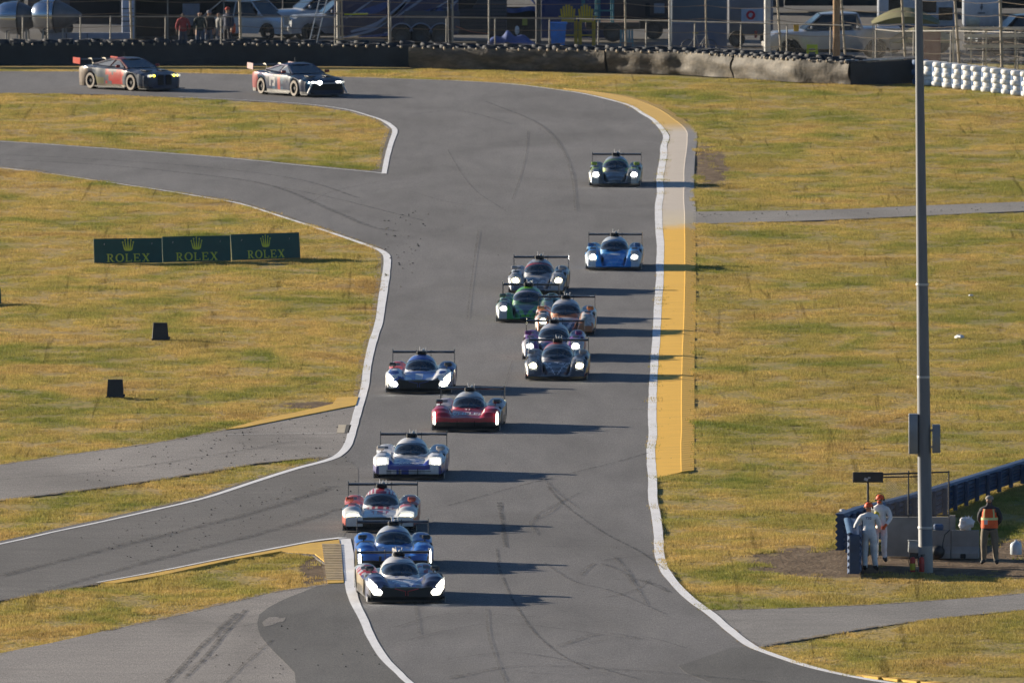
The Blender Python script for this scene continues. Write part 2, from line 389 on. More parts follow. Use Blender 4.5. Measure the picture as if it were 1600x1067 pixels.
sheet('light_patch', Gp(smooth_line([(410, 972), (420, 965), (432, 964), (438, 966), (446, 965), (443, 971), (434, 973), (424, 977), (414, 978), (410, 973)], 3)), .012, m_old, .01)
PATCH2 = [(1060, 1040), (1090, 1030), (1140, 1012), (1168, 1010), (1200, 1022), (1258, 1041), (1322, 1057), (1400, 1072), (1390, 1100), (1120, 1070), (1070, 1050)]
sheet('dark_patch', Gp(PATCH2), .004, m_dark, .01)

# ---- dirt round the marshal post
m_dirt, t, b = nmat('bare_dirt')
f = noise(t, mapn(t, (1.2, .5, 1), False), 1.2, 5, .7)
t.links.new(ramp(t, f, [(.3, (.055, .038, .026)), (.5, (.13, .09, .06)), (.7, (.24, .17, .11))]), b.inputs['Base Color']); b.inputs['Roughness'].default_value = 1
bump(t, b, noise(t, mapn(t, (1, 1, 1), False), 18, 4), .8, .04)
# ---- painted lines
strip('white_line', TRACK_TOP[5:], [.10, .18, .26, .26, .25, .24, .25, .25, .26, .24, .24], .012, m_white, .12)
strip('white_line', TRACK_TOP[1:6], .07, .012, m_white, .3)
strip('white_line', [(280, 152), (400, 158), (480, 163.5), (540, 171.5), (575, 181), (598, 189), (612, 198), (617, 206), (611, 224), (605, 246), (600, 272)], [.06, .08, .12, .22, .2, .2], .012, m_white, .2)
strip('white_line', [(-300, 205), (0, 221.5), (120, 229.5), (240, 238.5), (360, 248), (480, 260), (576, 269), (600, 272)], .11, .016, m_white, .25)
strip('white_line', [(80, 272), (160, 284), (248, 297), (320, 309), (376, 319), (440, 339), (520, 365), (580, 386), (598, 394), (605, 404), (603, 430), (597, 470), (592, 504), (582, 536), (574, 572), (570, 604), (561, 636), (552, 668), (544, 694), (532, 709), (512, 719), (460, 733), (400, 752), (320, 778), (240, 797), (160, 815), (80, 832), (0, 850), (-300, 912)], [.05, .10, .14, .20, .26, .26, .24, .24, .24, .22, .16, .13, .12], .012, m_white, .12)
strip('white_line', [(152, 911), (240, 895), (360, 871), (480, 848), (536, 841)], [.08, .1, .12, .3], .030, m_white, .25)
strip('white_line', [(538, 842), (543, 865), (545, 890), (548, 916), (554, 940), (568, 968), (580, 996), (600, 1028), (624, 1052), (640, 1067), (720, 1130)], [.34, .30, .27, .22, .22, .2, .2], .0145, m_white, .12)
strip('white_line', [(356, 679), (450, 677.5), (548, 676)], .05, .012, m_white, .3)
sheet('marker_patch', Gp([(529, 664), (541, 664), (538, 677), (526, 677)]), .012, M('pale_concrete', (.42, .37, .29), .9), .004)
sheet('marker_patch', Gp([(541.5, 664), (549, 664), (545, 677), (538.5, 677)]), .012, M('black_patch', (.03, .03, .035), .9), .004)

m_ed, t, b = nmat('edge_soil'); f = noise(t, mapn(t, (2.2, .7, 1), False), 1.5, 5, .8)
t.links.new(ramp(t, f, [(.3, (.10, .075, .05)), (.7, (.26, .20, .13))]), b.inputs['Base Color']); b.inputs['Roughness'].default_value = 1
t.links.new(ramp(t, f, [(.47, (0, 0, 0)), (.56, (.85, .85, .85))]), b.inputs['Alpha'])
for q_, z_ in ((ISL_A[:20], .010), (ISL_B[:24], .0105), (ISL_C[:12], .010), (ISL_D[1:13], .0105), (PATH_FAR[:5], .009), (PATH_FAR[5:10], .0095), (PATH_NEAR[1:7], .009), (PATH_NEAR[7:13], .0095), ([p for p in TRACK_TOP if p[1] > 750], .010)):
    strip('edge_soil', q_, .30, z_, m_ed, .7)
# ---- kerbs: ribbed concrete, painted yellow, worn to bare concrete at the turn
def kerb_mat(name, worn):
    m, t, b = nmat(name)
    geo = N(t, 'ShaderNodeNewGeometry'); sp = N(t, 'ShaderNodeSeparateXYZ'); t.links.new(geo.outputs[0], sp.inputs[0])
    rib = noise(t, mapn(t, (.5, 7, 1), False), 1.0, 3, .8)
    blot = noise(t, mapn(t, (1.6, .25, 1), False), 1.0, 5, .7)
    if worn:
        base = ramp(t, math_(t, 'ADD', math_(t, 'MULTIPLY', math_(t, 'SUBTRACT', sp.outputs[1], 718.0), .05), math_(t, 'MULTIPLY', blot, .5), True),
                    [(.15, (.76, .43, .032)), (.45, (.58, .49, .34)), (1, (.52, .46, .40))])
        yb = ramp(t, math_(t, 'MULTIPLY', math_(t, 'SUBTRACT', sp.outputs[1], 796.0), .06, True), [(.1, (0, 0, 0)), (.6, (1, 1, 1))])
        base = mixc(t, yb, base, (.58, .36, .07))
    else: base = ramp(t, blot, [(.3, (.72, .44, .05)), (.62, (.60, .36, .05)), (.75, (.28, .18, .08))])
    c = mixc(t, .75, base, ramp(t, rib, [(.28, (.58, .56, .52)), (.5, (1, 1, 1)), (.8, (1.1, 1.1, 1.1))]), 'MULTIPLY')
    t.links.new(c, b.inputs['Base Color']); b.inputs['Roughness'].default_value = .8
    bump(t, b, rib, .5, .03)
    return m
m_kerb = kerb_mat('kerb_paint', True); m_kerb2 = kerb_mat('kerb_yellow_dirty', False)
def resample(pts, n):
    P = np.array([tuple(p)[:2] for p in pts]); d = np.r_[0, np.cumsum(np.hypot(*np.diff(P, axis=0).T))]; s = np.linspace(0, d[-1], n)
    return np.c_[np.interp(s, d, P[:, 0]), np.interp(s, d, P[:, 1])]
inner = [p for p in TRACK_TOP if 878 <= p[0] and p[1] <= 748 and p[1] >= 140]
inner_w = [G(x+6 if y > 200 else x+2, y-(0 if y > 200 else 1)) for x, y in smooth_line(inner, 4)]
outer_w = Gp(smooth_line(KERB_OUT, 6))
nk = 520
A_, B_ = [], []
Yi = np.array([(p.y, p.x) for p in inner_w]); 
def at_param(W, n):
    # sample by screen-like distance so both sides keep pace
    Q = [(p.x*3, p.y*.35) for p in W]; d = [0]
    for i in range(1, len(Q)): d.append(d[-1]+math.hypot(Q[i][0]-Q[i-1][0], Q[i][1]-Q[i-1][1]))
    s = np.linspace(0, d[-1], n); return np.interp(s, d, [p.x for p in W]), np.interp(s, d, [p.y for p in W])
ix, iy = at_param(inner_w, nk); ox, oy = at_param(outer_w, nk)
vs, fs = [], []
PR = [(0.0, .008), (.28, .016), (.64, .024), (.66, .026), (.99, -.004), (1.0, -.09)]
for i in range(nk):
    ripple = .012*(1 if i % 2 else 0)
    for f_, z in PR: vs.append((ix[i]+(ox[i]-ix[i])*f_, iy[i]+(oy[i]-iy[i])*f_, z+(ripple if .65 < f_ < .995 else 0)))
k = len(PR)
for i in range(nk-1):
    for j in range(k-1): fs.append((i*k+j, i*k+j+1, (i+1)*k+j+1, (i+1)*k+j))
fs.append(tuple((nk-1)*k+j for j in range(k)))
kb = MB().add(vs, fs).build('kerb', m_kerb, smooth=False); kb['kind'] = 'structure'
def kerb_poly(poly, zs=.03, mat=m_kerb2, ribs=0):
    return sheet('kerb', Gp(poly), zs, mat, .12)
kerb_poly([(352, 672), (400, 659), (440, 650), (500, 637), (520, 632), (527, 622), (560, 621), (556, 634), (520, 641), (440, 657), (380, 669)])
kerb_poly([(160, 911), (240, 897), (360, 873), (480, 850), (530, 844), (534, 870), (537, 911), (512, 912), (509, 880), (492, 866), (440, 862), (360, 876), (250, 900), (180, 912)], .026)
# rumble ribs on the near-left kerb corner
mb = MB()
for i in range(22):
    y0 = 852+i*2.6; a = G(503+i*.35, y0); c = G(533+i*.18, y0)
    mb.box(((a.x+c.x)/2, a.y, .030), (c.x-a.x, .46, .018))
rb = mb.build('rumble_strip', paint('rumble_paint', (.56, .42, .22), (.28, .21, .13), .9, (.38, .66))); rb['kind'] = 'structure'
for i in range(5):
    x0 = 1338+i*30; y0 = 1054.5+i*3.2
    kerb_poly([(x0, y0), (x0+22, y0-.5), (x0+60, y0+4), (x0+34, y0+4.5)], .02)

# ---- rubber marks, seams, stains: thin films on the asphalt with broken edges
m_rub, t, b = nmat('rubber_mark')
f = noise(t, mapn(t, (4, .8, 1), False), 1.5, 4, .75)
b.inputs['Base Color'].default_value = (.028, .028, .032, 1); b.inputs['Roughness'].default_value = .8
t.links.new(math_(t, 'MULTIPLY', ramp(t, f, [(.38, (0, 0, 0)), (.66, (1, 1, 1))]), .75), b.inputs['Alpha'])
m_rub2 = m_rub.copy(); m_rub2.name = 'faint_rubber'
for n in m_rub2.node_tree.nodes:
    if n.type == 'MATH' and n.operation == 'MULTIPLY': n.inputs[1].default_value = .52
marks = [([(1012, 708), (950, 725), (880, 742), (800, 762), (700, 790)], .07, 0), ([(855, 760), (880, 787), (910, 810), (950, 836), (1000, 862), (1040, 890)], .08, 0),
 ([(780, 785), (782, 800), (786, 820), (790, 855)], .13, 0), ([(776, 857), (781, 890), (795, 925), (815, 960), (842, 995), (880, 1025), (920, 1045)], .07, 0),
 ([(1005, 640), (985, 640), (960, 640.5)], .15, 1), ([(700, 783), (760, 782), (830, 778)], .1, 1), ([(800, 856), (900, 853), (1030, 856)], .05, 0),
 ([(835, 812), (845, 800), (875, 785), (905, 770)], .07, 1), ([(940, 876), (965, 872), (1000, 869), (1030, 866)], .14, 1), ([(930, 935), (965, 930), (1000, 918), (1015, 905)], .10, 1),
 ([(960, 905), (990, 905), (1020, 912), (1045, 925)], .2, 1), ([(800, 565), (794, 585), (782, 625), (775, 660)], .03, 1), ([(770, 668), (777, 655)], .04, 1),
 ([(825, 205), (822, 240), (812, 280), (800, 312)], .05, 1), ([(700, 235), (720, 270), (745, 300), (790, 330)], .04, 1),
 ([(-100, 246), (120, 256), (280, 270), (420, 290), (520, 330), (580, 355), (620, 362)], .22, 1), ([(-100, 238), (120, 248), (320, 262), (470, 282), (560, 310)], .16, 1),
 ([(430, 292), (520, 310), (600, 330), (660, 345)], .12, 1), ([(560, 300), (620, 295), (700, 292)], .06, 1), ([(480, 320), (520, 300), (600, 283)], .05, 1),
 ([(370, 958), (330, 995), (300, 1025), (262, 1067)], .14, 0), ([(384, 953), (350, 990), (322, 1025), (288, 1060)], .12, 0), ([(400, 975), (350, 985), (335, 995)], .08, 1),
 ([(425, 1000), (390, 1030), (352, 1067)], .10, 1), ([(350, 1020), (300, 1040), (250, 1067)], .06, 1), ([(0, 750), (150, 738), (330, 712), (460, 690)], .15, 1),
 ([(0, 900), (200, 850), (400, 800), (520, 760)], .35, 1), ([(60, 925), (260, 870), (420, 830), (530, 795)], .3, 1), ([(640, 905), (652, 925), (662, 945)], .04, 0),
 ([(640, 1000), (700, 985), (800, 975), (1000, 1000)], .06, 1), ([(915, 1005), (1000, 995), (1080, 1015)], .08, 1), ([(850, 880), (900, 910), (960, 925), (1040, 960)], .09, 1), ([(905, 900), (930, 880), (975, 895), (990, 915)], .12, 1), ([(960, 870), (985, 900), (1010, 945)], .10, 1), ([(700, 1030), (800, 1020), (900, 1035), (1000, 1062)], .12, 1), ([(845, 745), (870, 770), (905, 795)], .07, 1), ([(652, 880), (648, 930), (655, 990)], .08, 1), ([(880, 780), (860, 800), (830, 815), (838, 835)], .10, 1), ([(760, 950), (765, 1000), (790, 1067)], .07, 1), ([(700, 1060), (820, 1040), (1020, 1050), (1200, 1067)], .2, 1), ([(620, 980), (700, 960), (850, 965)], .10, 1), ([(870, 1010), (940, 990), (1010, 1000)], .15, 1), ([(760, 160), (850, 200), (890, 260), (900, 330)], .12, 1), ([(640, 180), (720, 175), (800, 195)], .1, 1), ([(640, 300), (720, 320), (860, 330), (1000, 340)], .06, 1), ([(730, 500), (738, 430), (748, 360)], .06, 1), ([(1000, 1045), (900, 1055), (800, 1048)], .10, 1)]
for k_, (p, w_, s_) in enumerate(marks):
    strip('skid_mark', p, w_, .0125+.0004*k_ if k_ < 40 else .03, m_rub2 if s_ else m_rub, .5)
# ---- grass blades
W_ISL = [Gp(q) for q in (ISL_A, ISL_B, ISL_C, ISL_D)]
NO = [Gp(q) for q in (PATH_FAR, PATH_NEAR)]
m_clump = MB()
rr = random.Random(3)
for i in range(26):
    a = rr.uniform(0, 6.28); r = .16*math.sqrt(rr.random()); x, y = r*math.cos(a), r*math.sin(a)
    h = rr.uniform(.022, .066); az = rr.uniform(0, 3.14); wd = rr.uniform(.004, .010); lean = rr.uniform(0, .6)*h
    dx, dy = math.cos(az)*wd, math.sin(az)*wd; la = rr.uniform(0, 6.28)
    m_clump.add([(x-dx, y-dy, 0), (x+dx, y+dy, 0), (x+dx*.5+math.cos(la)*lean*.5, y+dy*.5+math.sin(la)*lean*.5, h*.6), (x+math.cos(la)*lean, y+math.sin(la)*lean, h)], [(0, 1, 2), (0, 2, 3)])
clump = m_clump.build('grass_tuft', m_blade, recalc=False)
def scatter(n, dens_seed, ylo, yhi, xl, xr):
    r = np.random.default_rng(dens_seed)
    Y = r.uniform(ylo, yhi, n); X = r.uniform(-1, 1, n)*Y*.0287
    return X, Y
X, Y = scatter(420000, 5, 490, 860, 0, 0)
out_track = ~pip(tr_poly, X, Y)
kerbW = [Vector((x_, y_, 0)) for x_, y_ in zip(ix, iy)]+[Vector((x_, y_, 0)) for x_, y_ in zip(ox[::-1], oy[::-1])]
bad = pip(kerbW, X, Y)
for q in NO: bad |= pip(q, X, Y)
pass
for c_, rx_, ry_ in DIRT_AT:
    dn = np.array([mnoise.noise(Vector((a*1.1, b*.35, 5))) for a, b in zip(X, Y)])
    dd = np.sqrt(((X-c_.x)/rx_)**2+((Y-c_.y)/ry_)**2)+dn*.5
    bad |= RNG.random(len(X)) > np.clip((dd-.72)*3.2, .05, 1)
for q in ([(160, 911), (240, 897), (360, 873), (480, 850), (532, 843), (538, 870), (541, 911), (512, 912), (509, 880), (492, 866), (440, 862), (360, 876), (250, 900), (180, 912)], [(352, 672), (400, 659), (440, 650), (500, 637), (520, 632), (527, 622), (560, 621), (556, 634), (520, 641), (440, 657), (380, 669)]):
    bad |= pip(Gp(q), X, Y)
# keep tufts in front of the far barrier
bl = Gp([(-500, 103), (640, 106), (1330, 131), (1432, 131), (1600, 149), (1800, 165)])
bx = np.array([p.x for p in bl]); by = np.array([p.y for p in bl])
bad |= Y > np.interp(X, bx, by)+.3
ok = out_track & ~bad
X, Y = X[ok], Y[ok]
def fbm(x, y, s):
    return np.array([mnoise.noise(Vector((a*s, b*s*.45, s*9))) for a, b in zip(x, y)])
cl = fbm(X, Y, .8)
keep = RNG.random(len(X)) < np.clip(.75+cl*1.3, .25, 1)
X, Y, cl = X[keep], Y[keep], cl[keep]
Z = np.array([gz(a, b) for a, b in zip(X, Y)])
me = bpy.data.meshes.new('grass'); me.vertices.add(len(X))
me.vertices.foreach_set('co', np.c_[X, Y, Z].astype(np.float32).ravel())
at = me.attributes.new('sz', 'FLOAT', 'POINT'); at.data.foreach_set('value', (np.clip(1.0+cl*1.0+RNG.normal(0, .22, len(X)), .5, 2.2)).astype(np.float32))
at = me.attributes.new('rz', 'FLOAT', 'POINT'); at.data.foreach_set('value', RNG.uniform(0, 6.28, len(X)).astype(np.float32))
gr = bpy.data.objects.new('grass', me); COL.objects.link(gr); gr['kind'] = 'stuff'; gr['label'] = 'dry yellow green mown turf beside the track'; gr['category'] = 'grass'
ng = bpy.data.node_groups.new('grass_scatter', 'GeometryNodeTree')
ng.interface.new_socket('Geometry', in_out='INPUT', socket_type='NodeSocketGeometry'); ng.interface.new_socket('Geometry', in_out='OUTPUT', socket_type='NodeSocketGeometry')
gi = ng.nodes.new('NodeGroupInput'); go = ng.nodes.new('NodeGroupOutput')
mp = ng.nodes.new('GeometryNodeMeshToPoints'); ip = ng.nodes.new('GeometryNodeInstanceOnPoints'); oi = ng.nodes.new('GeometryNodeObjectInfo')
oi.inputs['Object'].default_value = clump
a1 = ng.nodes.new('GeometryNodeInputNamedAttribute'); a1.data_type = 'FLOAT'; a1.inputs[0].default_value = 'sz'
a2 = ng.nodes.new('GeometryNodeInputNamedAttribute'); a2.data_type = 'FLOAT'; a2.inputs[0].default_value = 'rz'
cx = ng.nodes.new('ShaderNodeCombineXYZ')
ng.links.new(gi.outputs[0], mp.inputs[0]); ng.links.new(mp.outputs[0], ip.inputs['Points']); ng.links.new(oi.outputs['Geometry'], ip.inputs['Instance'])
ng.links.new(a1.outputs[0], ip.inputs['Scale']); ng.links.new(a2.outputs[0], cx.inputs[2]); ng.links.new(cx.outputs[0], ip.inputs['Rotation'])
ng.links.new(ip.outputs[0], go.inputs[0])
md = gr.modifiers.new('scatter', 'NODES'); md.node_group = ng
clump.location = (0, 0, 0); COL.objects.unlink(clump)
print('GRASS', len(X))

# ---- rubber crumbs and gravel thrown onto the lanes
mb = MB(); rr = random.Random(5)
def crumb(px, py, s):
    p = G(px, py); h = s*rr.uniform(.5, .9); a = rr.uniform(0, 6.28)
    vs = [p+Vector((math.cos(a+k*2.1)*s*rr.uniform(.6, 1.2), math.sin(a+k*2.1)*s*rr.uniform(.8, 1.6), .008)) for k in range(3)]+[p+Vector((0, 0, h+.008))]
    mb.add(vs, [(0, 1, 3), (1, 2, 3), (2, 0, 3)])
for poly, n, s0 in (([(200, 880), (560, 790), (560, 700), (520, 725), (300, 790), (120, 840)], 150, .035), ([(350, 672), (540, 640), (548, 690), (520, 712), (380, 724), (120, 762), (160, 706)], 130, .04), ([(340, 990), (590, 960), (600, 1040), (380, 1067), (200, 1060)], 45, .035), ([(600, 330), (680, 320), (640, 440), (600, 470)], 60, .05), ([(660, 200), (990, 200), (1000, 1000), (700, 900), (610, 500)], 60, .022), ([(1035, 200), (1085, 200), (1082, 740), (1030, 740)], 45, .03), ([(1090, 335), (1600, 320), (1600, 327), (1090, 347)], 60, .04)):
    P = np.array(poly); 
    for i in range(n):
        for _ in range(30):
            x, y = rr.uniform(P[:, 0].min(), P[:, 0].max()), rr.uniform(P[:, 1].min(), P[:, 1].max())
            if pip([tuple(q) for q in poly], np.array([x]), np.array([y]))[0]: break
        crumb(x, y, s0*rr.uniform(.4, 1.3))
o = mb.build('gravel', M('rubber_crumb', (.04, .038, .036), .9), recalc=True); tag(o, 'black rubber crumbs and pebbles strewn over the asphalt', 'gravel', kind='stuff')
# ------------------------------------------------------------------ race cars
def _lin(c): return tuple(((x/255+.055)/1.055)**2.4 if x > 10 else x/3300 for x in c)
C_WHITE, C_BLACK, C_CARB = (.72, .72, .72), (.02, .02, .022), (.028, .028, .032)
_L = {}
def livery_mat():
    if 'm' in _L: return _L['m']
    m, t, b = nmat('car_paint'); a = N(t, 'ShaderNodeAttribute', attribute_name='livery')
    v = mapn(t); f = noise(t, v, 4, 4, .7)
    d = ramp(t, f, [(.35, (1, 1, 1)), (.75, (.72, .70, .68))])
    t.links.new(mixc(t, .8, a.outputs['Color'], d, 'MULTIPLY'), b.inputs['Base Color'])
    b.inputs['Roughness'].default_value = .36; b.inputs['Coat Weight'].default_value = .7; b.inputs['Coat Roughness'].default_value = .12
    t.links.new(ramp(t, f, [(.3, (.28,)*3), (.8, (.55,)*3)]), b.inputs['Roughness'])
    _L['m'] = m; return m
m_carb = M('carbon_black', (.022, .022, .025), .45, coat=.3)
m_glass, t, b = nmat('race_windscreen')
t.links.new(ramp(t, noise(t, mapn(t), 2.5, 3), [(.35, (.012, .016, .022)), (.7, (.05, .06, .075))]), b.inputs['Base Color'])
b.inputs['Roughness'].default_value = .12; b.inputs['Specular IOR Level'].default_value = .8; b.inputs['Coat Weight'].default_value = .6
m_tyre = M('tyre_rubber', (.022, .022, .023), .85, var=.3)
m_rim = M('wheel_rim', (.05, .05, .055), .35, .7)
m_tyre_side = M('tyre_sidewall_dusty', (.34, .30, .26), .9)
def lamp(name, col, st):
    if name in _L: return _L[name]
    m, t, b = nmat(name); b.inputs['Base Color'].default_value = (*col, 1); b.inputs['Emission Color'].default_value = (*col, 1)
    f = noise(t, mapn(t), 14, 2)
    t.links.new(math_(t, 'MULTIPLY', ramp(t, f, [(.3, (.55,)*3), (.6, (1,)*3)]), st), b.inputs['Emission Strength'])
    _L[name] = m; return m
m_ledw = lamp('headlight_white', (1, .97, .88), 14); m_ledy = lamp('headlight_warm', (1, .90, .55), 9); m_leddim = lamp('headlight_dim', (.95, .95, .88), 2.0)
m_lens = M('headlight_lens', (.75, .72, .62), .15, var=.4, scale=12, coat=1, emit=.45)  # lens glows weakly to stand in for the halo round the headlights
m_lens2 = M('headlight_lens_grey', (.42, .42, .42), .12, var=.5, scale=10, coat=1)
m_red_led = lamp('orange_led', (1, .25, .05), 3)

def smoothstep(a, b, x):
    t = min(1, max(0, (x-a)/(b-a))); return t*t*(3-2*t)
def ip(x, pts):
    if x <= pts[0][0]: return pts[0][1]
    for (a, p), (b, q) in zip(pts, pts[1:]):
        if x <= b:
            t = (x-a)/(b-a); t = t*t*(3-2*t); return p+(q-p)*t
    return pts[-1][1]

SPEC = {
 # kind: half width, half length, nose profile etc.
 'lmdh': dict(W=1.0, L=2.5, nose_w=[(-2.5, .62), (-1.6, .50), (-.9, .50), (0, .62), (2.4, .62)], nose_h=[(-2.5, .40), (-2.2, .47), (-1.5, .56), (-.8, .60), (0, .56), (1.0, .58), (2.2, .60), (2.5, .56)],
     fen=[(-2.5, .41), (-2.3, .57), (-2.0, .67), (-1.55, .72), (-1.1, .66), (-.7, .50), (.3, .52), (.8, .66), (1.4, .77), (2.0, .74), (2.5, .64)], fx=.74, fw=.25, valley=[(-2.5, .36), (-2.0, .34), (-1.2, .40), (-.6, .46), (.8, .5), (2.5, .55)]),
 'lmp2': dict(W=.95, L=2.36, nose_w=[(-2.36, .20), (-2.0, .30), (-1.3, .36), (-.9, .40), (0, .50), (2.3, .5)], nose_h=[(-2.36, .16), (-2.2, .27), (-1.8, .40), (-1.2, .52), (-.8, .56), (0, .54), (1.0, .56), (2.3, .55)],
     fen=[(-2.36, .15), (-2.22, .38), (-2.05, .56), (-1.85, .66), (-1.45, .73), (-1.0, .66), (-.7, .46), (.3, .50), (.8, .66), (1.4, .76), (2.0, .72), (2.36, .62)], fx=.70, fw=.23, valley=[(-2.36, .14), (-1.9, .17), (-1.2, .25), (-.6, .42), (.8, .5), (2.36, .52)]),
}
def body_h(k, x, y):
    s = SPEC[k]; ax = abs(x)
    wn, hn = ip(y, s['nose_w']), ip(y, s['nose_h'])
    a = hn*(1-.10*(ax/wn)**2) if ax < wn else hn*.90*math.exp(-((ax-wn)/.10)**2)
    d = (ax-s['fx'])/s['fw']; hf = ip(y, s['fen'])
    bfen = hf*(1-.16*abs(d)**3.0) if abs(d) <= 1 else hf*.84*math.exp(-((abs(d)-1)/.30)**2)
    v = ip(y, s['valley'])
    p = 10; return (a**p+bfen**p+v**p)**(1/p)
def can_prof(y):                                    # canopy and engine cover
    h = ip(y, [(-1.0, .50), (-.75, .68), (-.45, .88), (-.15, .99), (.15, 1.04), (.5, 1.03), (1.1, .90), (1.8, .76), (2.4, .60)])
    wd = ip(y, [(-1.05, .34), (-.75, .44), (-.4, .50), (.2, .50), (.8, .40), (1.4, .28), (2.4, .16)])
    return h, wd
def can_pt(y, th, off=0):
    h, wd = can_prof(y); z0 = .42; c, s_ = math.cos(th), math.sin(th)
    return Vector(((wd+off)*math.copysign(abs(c)**.80, c), y, z0+(h-z0+off)*abs(s_)**.82))

def color_mesh(o, fn):
    me = o.data; ca = me.color_attributes.new('livery', 'FLOAT_COLOR', 'CORNER')
    buf = np.zeros((len(me.loops), 4), np.float32); buf[:, 3] = 1
    for p in me.polygons:
        c = p.center; col = fn(c.x, c.y, c.z, p.normal)
        for li in p.loop_indices: buf[li, :3] = col
    ca.data.foreach_set('color', buf.ravel())

def make_wheel(x, y, r, wd, side, parent, dusty=False, n=22, spokes=10):
    mb = MB()
    prof = [(r*.62, -wd/2), (r*.90, -wd/2), (r*.985, -wd*.40), (r, -wd*.25), (r, wd*.25), (r*.985, wd*.40), (r*.90, wd/2), (r*.62, wd/2)]
    mb.lathe(prof, (0, 0, 0), 'X', n)
    if dusty: mb.m = [1 if (k//n in (0, 5, 6)) else 0 for k in range(len(mb.f))]
    wh = mb.build('wheel', [m_tyre, m_tyre_side], parent, smooth=True, loc=(x, y, r))
    rm = MB(); xo = side*wd*.40
    rm.lathe([(r*.62, xo), (r*.58, xo-side*.03), (r*.56, xo-side*.10)], (0, 0, 0), 'X', n)
    for k in range(spokes):
        a = 2*math.pi*k/spokes
        q = [Vector((xo-side*.04, math.cos(a+da)*rr_, math.sin(a+da)*rr_)) for da, rr_ in ((-.16, .06), (-.07, r*.58), (.07, r*.58), (.16, .06))]
        rm.prism(q, (-side*.02, 0, 0))
    rm.lathe([(0, xo-side*.01), (.07, xo-side*.01), (.08, xo-side*.06)], (0, 0, 0), 'X', 10)
    rm.build('rim', m_rim, wh, smooth=True)
    return wh

def patch(k, name, xr, yr, mat, parent, off=.012, nu=6, nv=6, mir=False, shear=0):
    """a piece that follows the bodywork between two x and two y limits"""
    mb = MB()
    def f(u, v):
        x = xr[0]+(xr[1]-xr[0])*u; y = yr[0]+(yr[1]-yr[0])*v+shear*u
        return Vector((x, y-off*.7, body_h(k, x, max(y, -SPEC[k]['L']))+off))
    mb.grid(f, nu, nv); return mb.build(name, mat, parent, smooth='all')
FONT_CACHE = {}
def text_mesh(txt, size, mat, name, bold=0, serif=False):
    cu = bpy.data.curves.new('lettering', 'FONT'); cu.body = txt; cu.size = size; cu.align_x = 'CENTER'; cu.align_y = 'CENTER'; cu.offset = bold; cu.resolution_u = 2
    ob = bpy.data.objects.new('lettering', cu); COL.objects.link(ob)
    dg = bpy.context.evaluated_depsgraph_get(); dg.update()
    me = bpy.data.meshes.new_from_object(ob.evaluated_get(dg)); bpy.data.objects.remove(ob)
    me.materials.clear(); me.materials.append(mat); me.name = name
    return me
def nose_text(k, txt, size, yc, mat, parent, stretch=1.0, name='lettering', xc=0, surf='body'):
    me = text_mesh(txt, size, mat, name, bold=size*.02)
    bm = bmesh.new(); bm.from_mesh(me); bmesh.ops.triangulate(bm, faces=bm.faces[:])
    for _ in range(2):
        bmesh.ops.subdivide_edges(bm, edges=[e for e in bm.edges if e.calc_length() > .05], cuts=1)
        bmesh.ops.triangulate(bm, faces=bm.faces[:])
    for v in bm.verts:
        x, y = v.co.x+xc, yc+v.co.y*stretch
        v.co = Vector((x, y, body_h(k, x, y)+.012))
    bm.to_mesh(me); bm.free()
    o = bpy.data.objects.new(name, me); COL.objects.link(o); o.parent = parent; return o

